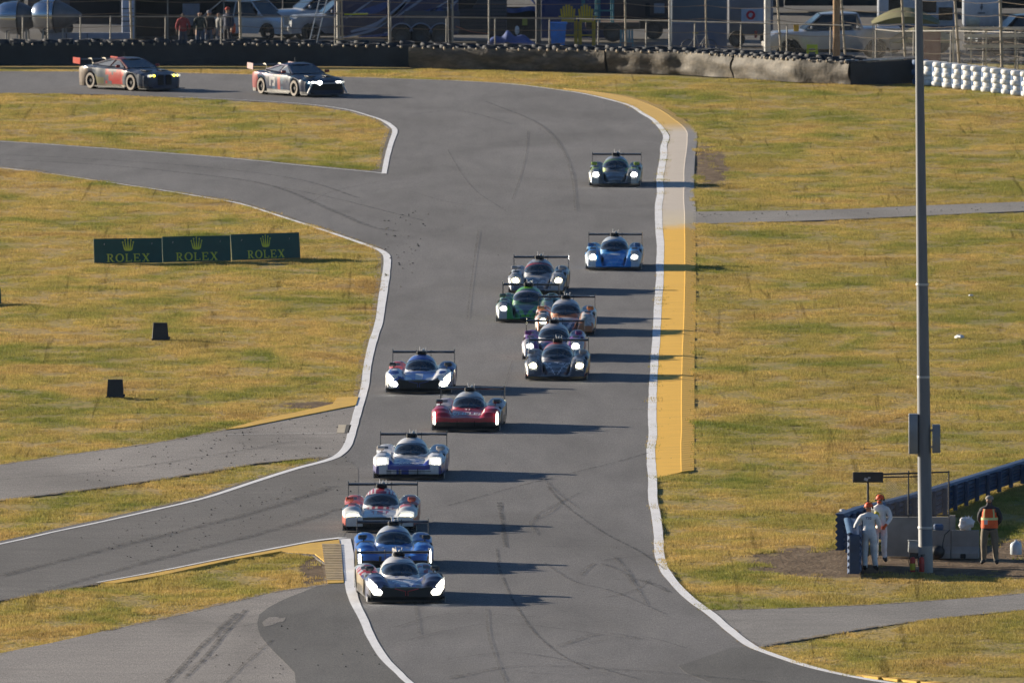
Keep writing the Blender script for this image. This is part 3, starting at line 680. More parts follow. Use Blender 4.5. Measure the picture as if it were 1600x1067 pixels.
def make_proto(kind, label, px, py, yaw, livery, group, lights='oval', mdl={}, cat='race car'):
    s = SPEC[kind]; W, L = s['W'], s['L']
    fr = G(px, py); hd = R(yaw)
    loc = fr+Vector((-math.sin(hd), math.cos(hd), 0))*(L+.02)
    root = thing('race_car', label, cat, (loc.x, loc.y, .006), hd, group)
    # -- bodywork: top surface, blunt front, side walls with wheel arches
    ys = sorted(set([round(v, 4) for v in np.concatenate([np.linspace(-L, -L+.9, 22), np.linspace(-L+.9, L, 46)])]))
    xs_ = list(np.linspace(-W, W, 53))
    mb = MB(); ny, nx_ = len(ys), len(xs_)
    plan = lambda y: W*(1-.10*smoothstep(-L+.5, -L, y)**1 if y < 0 else 1-.06*smoothstep(L-.5, L, y))-(.05 if abs(y) < .8 else 0)*(1-smoothstep(.5, .8, abs(y)))
    fa, ra = -1.52, 1.52
    wr = .36
    vs = []
    for y in ys:
        Wy = plan(y)/W
        for x in xs_:
            front_curve = 0
            if kind == 'lmp2' and y < -L+.5: front_curve = (1-smoothstep(-L, -L+.5, y))*.0
            vs.append((x*Wy, y+front_curve, body_h(kind, x, y)))
    fs = [(j*nx_+i, j*nx_+i+1, (j+1)*nx_+i+1, (j+1)*nx_+i) for j in range(ny-1) for i in range(nx_-1)]
    o0 = len(vs)
    # side walls
    def zb(y):
        z = .11
        for a in (fa, ra):
            d = abs(y-a)
            if d < wr+.03: z = max(z, .335+math.sqrt(max(0, (wr+.03)**2-d*d)) if d < wr+.029 else .11)
        return z
    for sgn, col in ((-1, 0), (1, nx_-1)):
        base = len(vs)
        for j, y in enumerate(ys):
            top = Vector(vs[j*nx_+col]); b_ = min(zb(y), top.z-.015)
            for q in range(1, 5): 
                f_ = q/4; vs.append((top.x+sgn*.012*math.sin(f_*3.14), y, top.z+(b_-top.z)*f_))
        for j in range(ny-1):
            for q in range(4):
                a = (j*nx_+col) if q == 0 else base+j*4+q-1; b2 = ((j+1)*nx_+col) if q == 0 else base+(j+1)*4+q-1
                c = base+(j+1)*4+q; d = base+j*4+q
                fs.append((a, b2, c, d))
    # front wall, set back below the lip so the nose overhangs a dark intake
    zf = .16 if kind == 'lmdh' else .10
    fb = len(vs)
    for i, x in enumerate(xs_):
        t0_ = Vector(vs[i]); zz = min(zf, t0_.z-.01)
        vs.append((t0_.x, t0_.y-.01, t0_.z*.5+zz*.5)); vs.append((t0_.x, t0_.y+.03, zz))
    for i in range(nx_-1):
        fs.append((i, fb+2*i, fb+2*i+2, i+1)); fs.append((fb+2*i, fb+2*i+1, fb+2*i+3, fb+2*i+2))
    rb_ = len(vs)
    for i, x in enumerate(xs_):
        t0_ = Vector(vs[(ny-1)*nx_+i]); vs.append((t0_.x, t0_.y, .22))
    for i in range(nx_-1): fs.append(((ny-1)*nx_+i, (ny-1)*nx_+i+1, rb_+i+1, rb_+i))
    mb.add(vs, fs); body = mb.build('body', livery_mat(), root, smooth=True)
    def body_fn(x, y, z, n):  # recesses beside nose and canopy are darkened in the colour
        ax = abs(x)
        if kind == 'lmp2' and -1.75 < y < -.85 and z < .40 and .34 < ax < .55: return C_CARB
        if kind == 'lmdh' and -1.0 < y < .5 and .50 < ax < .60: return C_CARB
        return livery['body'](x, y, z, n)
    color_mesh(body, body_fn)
    # -- canopy and engine cover
    mb = MB(); yy = np.linspace(-1.0, 2.4, 44)
    mb.grid(lambda u, v: can_pt(-1.0+3.4*v, math.pi*(1-u)), 30, 48)
    can = mb.build('canopy', livery_mat(), body, smooth='all'); color_mesh(can, livery.get('canopy', livery['body']))
    mb = MB()
    def wf(u, v):
        y = -.90+v*.54; th = math.pi*(1-(.14+.72*u)); return can_pt(y+.34*abs(2*u-1)**2.2, th, .010)
    mb.grid(wf, 22, 10); mb.build('windscreen', m_glass, body, smooth='all')
    mb = MB(); mb.tube([can_pt(-.95+.8*q/6, math.pi/2, .02) for q in range(4)], .008, 5); mb.build('wiper', m_carb, body)
    if livery.get('banner') is not None:          # sun strip on top of the windscreen
        mb = MB(); mb.grid(lambda u, v: can_pt(-.44+.12*v+.34*abs(2*(.12+.76*u)-1)**2.2, math.pi*(1-(.12+.76*u)), .018), 16, 3)
        q = mb.build('sun_strip', livery_mat(), body, smooth='all'); color_mesh(q, lambda *a: livery['banner'])
    # -- roof intake, camera pod, antenna
    mb = MB(); zt = 1.02
    mb.box((0, .28, zt+.055), (.30, .42, .12), bev=.03, rx=-.06)
    sc_ = mb.build('roof_intake', m_carb, body, smooth=True)
    mb = MB(); mb.box((0, .06, zt+.06), (.22, .02, .07)); mb.build('intake_mouth', M('intake_black', (.006, .006, .007), .9), sc_)
    mp_ = M('pod_white', (.55, .55, .55), .5); MB().box((.05, .22, zt+.14), (.10, .10, .06), bev=.015).build('camera_pod', mp_, body)
    MB().tube([(-.04, .35, zt+.10), (-.06, .40, zt+.24)], .012, 5).build('antenna', mp_, body); MB().tube([(.10, .60, zt-.05), (.12, .66, zt+.20)], .010, 5).build('antenna', mp_, body)
    # -- shark fin
    mb = MB(); f_ = [(.45, 1.04), (1.0, 1.14), (2.30, 1.12), (2.34, .58), (1.4, .70)]
    mb.prism([(-.009, y, z) for y, z in f_], (.018, 0, 0)); fin = mb.build('fin', livery_mat(), root); color_mesh(fin, lambda *a: livery.get('fin', C_CARB))
    # -- rear wing
    mb = MB(); ch = [(0, 0), (.03, .028), (.12, .050), (.26, .060), (.36, .050), (.34, .030), (.20, -.010), (.10, -.022), (.02, -.016)]
    zw, yw, hw = mdl.get('wing_z', 1.00), L-.42, .90 if kind == 'lmp2' else .93
    mb.prism([(-hw, yw+a, zw+b_-.10*a) for a, b_ in ch], (2*hw, 0, 0)); rw = mb.build('rear_wing', m_carb, root)
    for sg in (-1, 1):
        e = MB(); e.prism([(sg*hw-.008, yw-.10, .66), (sg*hw-.008, yw-.06, zw+.10), (sg*hw-.008, yw+.42, zw+.10), (sg*hw-.008, yw+.44, .55)], (.016, 0, 0))
        q = e.build('endplate', livery_mat(), rw); color_mesh(q, lambda *a: livery.get('endplate', C_CARB))
        e = MB(); e.prism([(sg*.22, yw-.25, .66), (sg*.22, yw-.08, zw+.075), (sg*.22, yw+.12, zw+.06), (sg*.22, yw+.10, zw+.035), (sg*.22, yw-.04, zw+.05), (sg*.22, yw-.12, .66)], (.014, 0, 0)); e.build('wing_support', m_carb, rw)
    # -- splitter, floor, mirrors, dive planes
    mb = MB(); out = [(-W*.97, -L+.06), (-W*.7, -L-.03), (-.3, -L-.05), (.3, -L-.05), (W*.7, -L-.03), (W*.97, -L+.06), (W*.98, -L+.55), (-W*.98, -L+.55)]
    mb.prism([(x, y, .045) for x, y in out], (0, 0, .028)); mb.build('splitter', m_carb, root)
    mb = MB(); mb.box((0, .35, .085), (W*1.88, 2*L-1.2, .05)); mb.box((0, .4, .26), (W*1.1, 2*L-2.4, .26)); mb.box((0, .1, .22), (W*1.86, 1.9, .25)); mb.build('floor', m_carb, root)
    if kind == 'lmdh':
        mb = MB(); mb.box((0, -L+.07, .13), (W*1.70, .03, .17)); 
        for sg in (-1, 1): mb.box((sg*.25, -L+.02, .24), (.02, .06, .16))
        mb.prism([(-W*.62, -L-.01, .235), (W*.62, -L-.01, .235), (W*.62, -L+.12, .250), (-W*.62, -L+.12, .250)], (0, 0, .012))
        mb.build('front_intake', M('intake_black', (.006, .006, .007), .9), root)
    else:
        for sg in (-1, 1):
            mb = MB(); mb.prism([(sg*.34, -L+.25, .16), (sg*.34, -L+.05, .12), (sg*.52, -L+.05, .12), (sg*.52, -L+.25, .16)], (0, 0, .012)); mb.build('front_wing', m_carb, root)
    for sg in (-1, 1):
        mb = MB(); mb.box((sg*(W-.17), -1.02, .80), (.22, .11, .12), bev=.03); mb.tube([(sg*(W-.22), -1.02, .62), (sg*(W-.20), -1.02, .76)], .02, 6)
        q = mb.build('mirror', livery_mat(), root, smooth=True); color_mesh(q, lambda *a: livery.get('mirror', C_CARB))
        mb = MB(); mb.prism([(sg*W*.99, -L+.12, .17), (sg*W*.84, -L+.02, .15), (sg*W*.84, -L+.08, .15), (sg*W*.99, -L+.42, .26)], (0, 0, .012)); mb.build('dive_plane', m_carb, root)
        mb = MB(); mb.box((sg*W*.985, -L+.30, .10), (.012, .5, .13)); q = mb.build('splitter_highlight', livery_mat(), root); color_mesh(q, lambda *a: (.5, .5, .5))  # pale colour paints in the highlights at the splitter corners
        # louvre slots over the front wheels, dark
        q = patch(kind, 'louvre', (sg*(s['fx']-.10), sg*(s['fx']+.10)), (-1.68, -1.36), m_carb, body, .006)
        patch(kind, 'panel_gap', (sg*(s['fx']-s['fw']-.005), sg*(s['fx']-s['fw']+.012)), (-L+.10, -1.0), m_carb, body, .005, 1, 10)
        patch(kind, 'panel_gap', (sg*.30, sg*.86), (-.985, -.970), m_carb, body, .005, 8, 1)
        patch(kind, 'rear_duct', (sg*(s['fx']-.06), sg*(s['fx']+.16)), (.86, 1.12), m_carb, body, .008)
        for y in (fa, ra): make_wheel(sg*(W-.165), y, .345, .30, sg, root)
    # -- headlights
    if lights == 'oval':
        for sg in (-1, 1):
            if kind == 'lmp2':
                h = patch(kind, 'headlight', (sg*.59, sg*.83), (-L+.08, -L+.46), m_lens2, body, .012)
                bright = livery.get('lit', (1, 1))[0 if sg < 0 else 1]
                yb = -L+.20; lm_ = (m_ledy if bright == 2 else m_ledw) if bright > .5 else m_leddim
                if bright:
                    MB().ell((sg*.70, yb-.04, body_h(kind, sg*.7, yb)-.02), (.11, .05, .125), 14, 8).build('bulb', lm_, h, smooth='all')
                    MB().ell((sg*.78, yb+.02, body_h(kind, sg*.78, yb)+.02), (.05, .03, .05), 10, 6).build('bulb', lm_ if bright > 1 else m_leddim, h, smooth='all')
            else:
                h = patch(kind, 'headlight', (sg*.56, sg*.90), (-L+.015, -L+.34), m_lens, body, .012)
                patch(kind, 'bulb', (sg*.65, sg*.85), (-L+.03, -L+.17), m_ledw, h, .024)
    elif lights == 'bar':      # horizontal clusters
        for sg in (-1, 1):
            h = patch(kind, 'headlight', (sg*.46, sg*.92), (-L+.005, -L+.16), m_lens, body, .012)
            patch(kind, 'bulb', (sg*.56, sg*.86), (-L+.01, -L+.075), m_ledy, h, .024)
    elif lights == 'vertical':
        for sg in (-1, 1):
            mb = MB(); mb.prism([(sg*.87, -L-.035, .20), (sg*.955, -L-.02, .22), (sg*.94, -L+.06, .60), (sg*.885, -L+.03, .60)], (0, .05, 0))
            h = mb.build('headlight', m_lens, root); mb = MB(); mb.prism([(sg*.885, -L-.045, .24), (sg*.935, -L-.035, .25), (sg*.925, -L+.045, .55), (sg*.895, -L+.02, .55)], (0, .05, 0)); mb.build('bulb', m_ledw, h)
    elif lights == 'slant':
        for sg in (-1, 1):
            q = [(.97, .66), (.88, .60), (.60, .28), (.66, .20), (.84, .22), (.955, .40)]
            mb = MB(); mb.prism([(sg*a, -L-.045+.33*(b_-.2), b_) for a, b_ in q], (0, .08, 0)); h = mb.build('headlight', m_lens, root)
            mb = MB(); mb.prism([(sg*(a*.86+.108), -L-.060+.33*(b_*.80+.070-.2), b_*.80+.070) for a, b_ in q], (0, .08, 0)); mb.build('bulb', m_ledw, h)
            mb = MB(); mb.prism([(sg*.02, -L-.035, .17), (sg*.02, -L-.03, .31), (sg*.34, -L-.03, .39), (sg*.62, -L-.03, .43), (sg*.64, -L-.03, .36), (sg*.56, -L-.035, .17)], (0, .03, 0)); mb.build('grille', M('grille_black', (.012, .012, .014), .5), root)
            mb = MB(); mb.tube([(sg*.03, -L-.045, .20), (sg*.03, -L-.04, .31), (sg*.30, -L-.04, .38)], .012, 5); q = mb.build('grille_frame', livery_mat(), root); color_mesh(q, lambda *a: livery.get('kidney', (.3, .02, .03)))
    return root, body

def dot(x, y, s=9.7): return mnoise.noise(Vector((x*s, y*s, 1.7)))
GRP = 'race cars running down the infield track'
# liveries are functions of the place on the body
# 1 leading hybrid: white hood, blue and black, red accents
def lv1(x, y, z, n):
    ax = abs(x)
    if z < .16: return C_BLACK
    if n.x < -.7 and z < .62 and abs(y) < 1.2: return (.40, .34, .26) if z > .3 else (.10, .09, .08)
    if y < -2.42 and ax < .6: return C_BLACK
    if z < .35 and y < -2.3: return (.05, .05, .06)
    if ax < .10+.42*(y+2.5)/1.5 and y < -.9: return (.80, .81, .84) if dot(x, y, 6) > -.25 else (.08, .12, .35)
    if ax < .20+.45*(y+2.5)/1.5 and y < -.9: return (.03, .07, .30)
    if y < -1.7: return (.035, .045, .10) if x > -.3 else (.10, .12, .22)
    if y < -.8: return (.76, .77, .80) if ax < .9 and dot(x, y, 5) > -.1 else (.06, .07, .14)
    if ax > .5 and .5 < y < 1.25 and z > .45: return (.48, .03, .03) if dot(x, y, 5) > 0 else (.55, .55, .58)
    return (.48, .50, .55) if dot(x, y, 3) > -.05 else (.05, .07, .18)
def lv1c(x, y, z, n):
    if -.1 < y < .35 and x > .05 and z > .8: return (.42, .05, .06)
    return (.70, .70, .72) if y < 1.2 else (.12, .14, .26)
r1, b1 = make_proto('lmdh', 'white and dark blue prototype with slanted headlights leading the pack nearest the camera', 635.5, 943, 4.6, dict(body=lv1, canopy=lv1c, fin=(.5, .5, .55), mirror=C_CARB, kidney=(.5, .03, .05)), GRP, 'slant')
# 2 blue
def lv2(x, y, z, n):
    ax = abs(x)
    if z < .27 and y < -1.2: return C_BLACK
    if y < -2.44 and z < .34: return C_BLACK
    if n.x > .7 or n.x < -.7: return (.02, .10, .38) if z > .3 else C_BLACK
    if ax > .5 and -.9 < y < .6: return C_BLACK
    if ax < .40 and -1.5 < y < -1.1 and dot(x, y, 8) > .15: return (.5, .55, .65)
    return (.018, .135, .52)
def lv2c(x, y, z, n): return (.52, .54, .58) if y > -.3 and y < .9 else (.03, .12, .40)
r2, b2 = make_proto('lmdh', 'bright blue prototype with vertical headlights tucked behind the leading car', 617, 893, 1.0, dict(body=lv2, canopy=lv2c, fin=(.02, .12, .45), mirror=C_BLACK), GRP, 'vertical')
# 3 white with red stripes
def stripes(x, p=.052): return (abs(x)/p) % 1 < .5
def lv3(x, y, z, n):
    ax = abs(x)
    if z < .17: return C_BLACK
    if ax > .9 and z < .40: return (.48, .07, .04)
    if y < -2.44 and ax < .45 and z < .36: return C_BLACK
    if y < -.85 and ax < .14+.26*(y+2.3)/1.4 and y > -2.2: return ((.42, .05, .06) if stripes(x) else (.66, .62, .62)) if not (-1.75 < y < -1.45 and ax < .26) else (.36, .40, .50)
    if ax > .52 and -2.0 < y < -1.6 and z > .5: return (.50, .07, .03) if ax < .86 else C_BLACK
    if ax > .42 and .4 < y < 1.4 and z > .5: return (.55, .09, .04)
    return (.74, .74, .74)
def lv3c(x, y, z, n): return ((.42, .03, .05) if (math.atan2(z-.42, x)/.16) % 1 < .52 else (.66, .62, .62)) if y > -.45 and y < 1.6 else (.7, .7, .7)
r3, b3 = make_proto('lmdh', 'white prototype with red striped roof and nose and wide warm headlights', 593, 832, -.8, dict(body=lv3, canopy=lv3c, fin=(.7, .7, .7), mirror=(.5, .07, .03)), GRP, 'bar')
# 4 white, silver, blue band
def lv4(x, y, z, n):
    ax = abs(x)
    if z < .16: return C_BLACK
    if y < -2.30 and ax < .60 and z > .30: return (.03, .05, .34)
    if y < -2.1 and ax < .62 and z > .25: return (.66, .66, .70)
    if ax > .84 and z < .40: return (.10, .10, .30)
    if y < -1.7 and ax < .34: return (.05, .09, .36) if dot(x, y, 10) > .05 else (.50, .52, .58)
    if y < -.9 and ax < .45: return (.30, .32, .36) if dot(x, y, 7) > .1 else (.60, .62, .66)
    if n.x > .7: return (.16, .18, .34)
    return (.76, .76, .78) if dot(x, y, 5) > -.3 else (.40, .42, .48)
def lv4c(x, y, z, n): return (.74, .74, .76)
r4, b4 = make_proto('lmdh', 'silver white prototype with a blue band across the nose and square glaring headlights', 638.7, 750, -1.4, dict(body=lv4, canopy=lv4c, fin=(.5, .5, .55), mirror=(.5, .45, .42)), GRP, 'oval')
# 5 red
def lv5(x, y, z, n):
    ax = abs(x)
    if z < .27 and y < -1.2: return C_BLACK
    if y < -2.44 and z < .33: return C_BLACK
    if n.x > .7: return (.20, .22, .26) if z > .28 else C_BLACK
    if ax > .5 and -.9 < y < .5: return C_BLACK
    if ax > .55 and y > .5: return (.45, .40, .42)
    return (.42, .012, .03)
def lv5c(x, y, z, n): return (.48, .50, .52) if y > -.4 and y < 1.0 else (.36, .015, .03)
r5, b5 = make_proto('lmdh', 'red prototype with white lettering on the nose and thin vertical headlights', 727.6, 675, -2.35, dict(body=lv5, canopy=lv5c, fin=(.5, .5, .5), mirror=(.03, .05, .06)), GRP, 'vertical')
# 6 white and blue
def lv6(x, y, z, n):
    ax = abs(x)
    if z < .16: return C_BLACK
    if y < -2.42 and ax < .6: return C_BLACK
    if ax < .10 and y < -1.5: return (.55, .60, .70)
    if y < -1.0 and ax < .15+.5*(y+2.5)/1.2: return (.05, .14, .50)
    if y < -1.2 and ax < .35+.5*(y+2.5)/1.2: return (.60, .64, .72)
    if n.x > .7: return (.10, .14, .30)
    if x < -.5 and .4 < y < 1.3 and z > .5: return (.62, .08, .04)
    if x > .5 and y > .4: return (.03, .08, .30)
    return (.78, .80, .84) if dot(x, y, 5) > -.15 else (.05, .10, .34)
def lv6c(x, y, z, n): return (.05, .11, .42) if -.35 < y < .05 and z > .85 else (.52, .54, .58)
r6, b6 = make_proto('lmdh', 'white and blue prototype with slanted headlights running beside the left edge line', 654, 615.5, -1.65, dict(body=lv6, canopy=lv6c, fin=(.5, .55, .6), mirror=C_CARB, kidney=(.03, .07, .3)), GRP, 'slant')
# LMP2 style cars
def vee(x, y, w=.02):          # nose shield
    e = .06+.30*(y+2.30)/1.1; return abs(abs(x)-e) < w and y > -2.3 and y < -1.0
def p7(x, y, z, n):
    if z < .10: return (.30, .03, .02)
    if abs(x) > .86 and z < .22: return (.34, .04, .02)
    if vee(x, y, .014): return (.45, .46, .50)
    if abs(x) < .25 and -1.5 < y < -1.3 and dot(x, y, 9) > 0: return (.4, .42, .48)
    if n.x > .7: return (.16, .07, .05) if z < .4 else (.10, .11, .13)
    return (.05, .055, .075) if dot(x, y, 5) > -.15 else (.13, .14, .17)
def c7(x, y, z, n): return (.34, .05, .05) if -.1 < y < 1.0 and z > .78 else (.15, .16, .20)
make_proto('lmp2', 'dark grey prototype with red roof and shield outline on its nose, foremost in the middle', 868.9, 595, -1.3, dict(body=p7, canopy=c7, mirror=(.3, .3, .32), lit=(2, 2)), GRP)
def p8(x, y, z, n):
    if z < .09: return C_BLACK
    if abs(x) > .58 and y < -1.8: return (.50, .48, .52)
    if n.x < -.7: return (.40, .30, .36)
    if abs(x) > .5 and y > -1.9: return (.16, .035, .22)
    return (.13, .05, .22) if dot(x, y, 4) > -.2 else (.05, .05, .10)
def c8(x, y, z, n): return (.42, .42, .46) if y < .9 else (.12, .04, .18)
make_proto('lmp2', 'purple prototype with a grey canopy, partly hidden behind the dark shield-nosed car', 863.5, 564, -1.2, dict(body=p8, canopy=c8, mirror=(.12, .03, .16), lit=(.4, 1)), GRP)
def p9(x, y, z, n):
    if z < .09: return C_BLACK
    if abs(x) > .5 and y > -2.15: return (.60, .20, .05) if dot(x, y, 4) > .12 else (.58, .57, .56)
    if vee(x, y, .05): return (.56, .56, .58)
    if abs(x) < .3 and y < -1.2: return (.06, .10, .17) if y < -1.6 else (.52, .52, .54)
    if abs(x) > .4: return (.50, .19, .07)
    return (.38, .16, .07)
def c9(x, y, z, n): return (.44, .44, .47) if z > .7 else (.48, .20, .08)
make_proto('lmp2', 'orange and white prototype with a single glaring headlight in the middle group', 883, 524.5, -.8, dict(body=p9, canopy=c9, mirror=(.5, .2, .06), lit=(2, 0)), GRP)
def p10(x, y, z, n):
    if z < .09: return C_BLACK
    if vee(x, y, .055): return (.16, .50, .02)
    if y < -2.0 and abs(x) < .6 and abs(x) > .15: return (.05, .30, .05)
    if abs(x) > .60 and y < -1.9: return (.42, .46, .44)
    if abs(x) < .26 and y < -1.1: return (.02, .05, .07)
    if abs(x) > .5: return (.03, .12, .08) if dot(x, y, 4) > -.05 else (.20, .30, .20)
    return (.03, .09, .07)
def c10(x, y, z, n): return (.13, .42, .03) if y > -.55 and (abs(x) > .22 or y > -.15) else (.04, .14, .08)
make_proto('lmp2', 'green prototype with a lime canopy and dark windscreen abreast of the middle group', 820.7, 504.5, -2.4, dict(body=p10, canopy=c10, mirror=(.05, .1, .08), lit=(.4, 0), banner=(.3, .3, .4)), GRP)
def p11(x, y, z, n):
    if z < .09: return C_BLACK
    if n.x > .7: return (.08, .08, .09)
    if abs(x) < .3 and y < -1.5: return (.10, .12, .16) if dot(x, y, 8) < .1 else (.4, .42, .46)
    return (.34, .35, .38) if dot(x, y, 4) > -.2 else (.12, .13, .16)
def c11(x, y, z, n): return (.34, .35, .38) if dot(x, z, 3) > -.3 else (.16, .17, .2)
make_proto('lmp2', 'silver grey prototype with red sun strip following directly behind the green car', 838.7, 460, -2.0, dict(body=p11, canopy=c11, mirror=(.3, .3, .32), lit=(2, 2), banner=(.30, .03, .03)), GRP)
def p12(x, y, z, n):
    if z < .09: return C_BLACK
    if vee(x, y, .012): return (.10, .35, .60)
    if abs(x) > .58 and y < -1.85: return (.42, .50, .58)
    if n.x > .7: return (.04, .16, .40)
    if abs(x) < .22 and -1.45 < y < -1.2: return (.45, .5, .6)
    if abs(x) > .52 and y > -.9 and z > .4: return (.04, .22, .50) if dot(x, y, 4) > 0 else (.3, .4, .5)
    return (.022, .22, .62)
def c12(x, y, z, n): return (.52, .56, .60) if y > -.3 else (.06, .25, .55)
make_proto('lmp2', 'sky blue prototype with a silver canopy running alone beside the yellow kerb', 958.4, 423, -1.2, dict(body=p12, canopy=c12, mirror=(.03, .1, .25), lit=(1, .4)), GRP)
def p13(x, y, z, n):
    if z < .09: return C_BLACK
    if abs(x) > .6 and z > .60 and y < -1.3: return (.30, .42, .04)
    if abs(x) > .60 and y < -1.85: return (.36, .37, .34)
    return (.05, .058, .062) if dot(x, y, 4) > -.2 else (.10, .11, .11)
def c13(x, y, z, n):
    if -1.0 < y < -.5 and abs(x) > .36 and z < .66: return (.30, .42, .04)
    return (.24, .26, .28)
make_proto('lmp2', 'black prototype with lime green mirrors, last of the open column at the far kerb', 960.6, 292.5, -1.3, dict(body=p13, canopy=c13, mirror=(.3, .42, .05), lit=(1, 1), banner=(.12, .22, .05)), GRP)
m_wtxt = M('white_lettering', (.75, .75, .75), .6)
nose_text('lmdh', 'WHELEN', .27, -2.02, m_wtxt, b5, 1.9)
nose_text('lmdh', '31', .20, -1.28, m_wtxt, b5, 2.0)
nose_text('lmdh', 'ACURA', .17, -2.36, m_wtxt, b4, .8)
# ------------------------------------------------------------------ coupes and road cars: lofted from a side outline
def loft_car(root, name, prof, W, mat, arches, zsill, crown=.10, tuck=.10, nseg=9, body_attr=None, wr=.36, shoulder=.0):
    """prof: [(y, ztop, halfwidth)] for the lower body; sides run down to the sill with wheel arches cut out"""
    mb = MB(); L0, L1 = prof[0][0], prof[-1][0]
    ys = sorted(set(np.round(np.concatenate([np.linspace(L0, L1, 46), [p[0] for p in prof]]), 3)))
    vs, fs = [], []
    pz = [(p[0], p[1]) for p in prof]; pw = [(p[0], p[2]) for p in prof]
    ncol = 11; nd = 6
    for y in ys:
        zt, hw = ip(y, pz), ip(y, pw)
        zb = zsill
        for a, r in arches:
            d = abs(y-a)
            if d < r: zb = max(zb, .34*r/.38+math.sqrt(r*r-d*d))
        zb = min(zb, zt-.04)
        row = []
        for q in range(nd, 0, -1): 
            f_ = q/nd; z = zt-.06+(zb-zt+.06)*f_; row.append((-hw*(1-.03*f_)-.02*math.sin(f_*3.1), y, z))
        for q in range(ncol):
            u = -1+2*q/(ncol-1); row.append((hw*.985*u if abs(u) < 1 else hw*u*.985, y, zt-crown*.6*abs(u)**4+(.0 if abs(u) < 1 else -.015)))
        for q in range(1, nd+1):
            f_ = q/nd; z = zt-.06+(zb-zt+.06)*f_; row.append((hw*(1-.03*f_)+.02*math.sin(f_*3.1), y, z))
        vs += row
    n = len(row)
    fs = [(j*n+i, j*n+i+1, (j+1)*n+i+1, (j+1)*n+i) for j in range(len(ys)-1) for i in range(n-1)]
    fs += [tuple(range(n)), tuple((len(ys)-1)*n+i for i in range(n))]
    mb.add(vs, fs); return mb.build(name, mat, root, smooth=True)
def cabin(root, st, mat_roof, m_gl, parent=None, pillars=True):
    """st: [(y, z, halfwidth)] outline of the glasshouse: base front, top front, top rear, base rear"""
    (y0, z0, w0), (y1, z1, w1), (y2, z2, w2), (y3, z3, w3) = st
    mb = MB()
    ring = lambda y, z, w_: [(-w_, y, z), (w_, y, z)]
    A, B, C, D = ring(*st[0]), ring(*st[1]), ring(*st[2]), ring(*st[3])
    roof = MB(); m = 8
    def rf(u, v):
        y = y1+(y2-y1)*v; w_ = w1+(w2-w1)*v; x = -w_+2*w_*u
        return Vector((x, y-.05*math.sin(math.pi*u)*(1 if v < .01 else 0), z1+(z2-z1)*v+.05*math.sin(math.pi*v)+.045*(1-(2*u-1)**4)))
    roof.grid(rf, 8, 6); r_ = roof.build('roof', mat_roof, root, smooth='all')
    def panel(nm, q, mt, off=0):
        p = MB(); q = [Vector(a) for a in q]; nrm = (q[1]-q[0]).cross(q[2]-q[0]).normalized(); p.prism(q, nrm*.02); return p.build(nm, mt, root)
    panel('windscreen', [A[0], A[1], B[1], B[0]], m_gl); panel('rear_window', [C[0], C[1], D[1], D[0]], m_gl)
    for s_ in (0, 1):
        ym = (y1+y2)/2; sg = -1 if s_ == 0 else 1
        a, b_, c, d = Vector(A[s_]), Vector(B[s_]), Vector(C[s_]), Vector(D[s_])
        top = b_+(c-b_)*.5; bot = a+(d-a)*(.5)
        panel('side_window', [a+(d-a)*.10, b_+Vector((0, .06, -.04)), top+Vector((0, -.03, -.03)), bot+Vector((0, -.03, 0))], m_gl)
        panel('side_window', [bot+Vector((0, .03, 0)), top+Vector((0, .03, -.03)), c+Vector((0, -.06, -.04)), d+(a-d)*.10], m_gl)
        p = MB()
        for e in ((a, b_), (top, bot), (c, d), (b_, c)): p.tube([e[0]+Vector((sg*.012, 0, 0)), e[1]+Vector((sg*.012, 0, 0))], .035, 5)
        p.build('pillar', mat_roof, root)
    return r_
def coupe_mat():
    if 'c' not in _L:
        m = livery_mat().copy(); m.name = 'coupe_paint'; b = m.node_tree.nodes['Principled BSDF']; b.inputs['Coat Weight'].default_value = .12; b.inputs['Specular IOR Level'].default_value = .25; _L['c'] = m
    return _L['c']
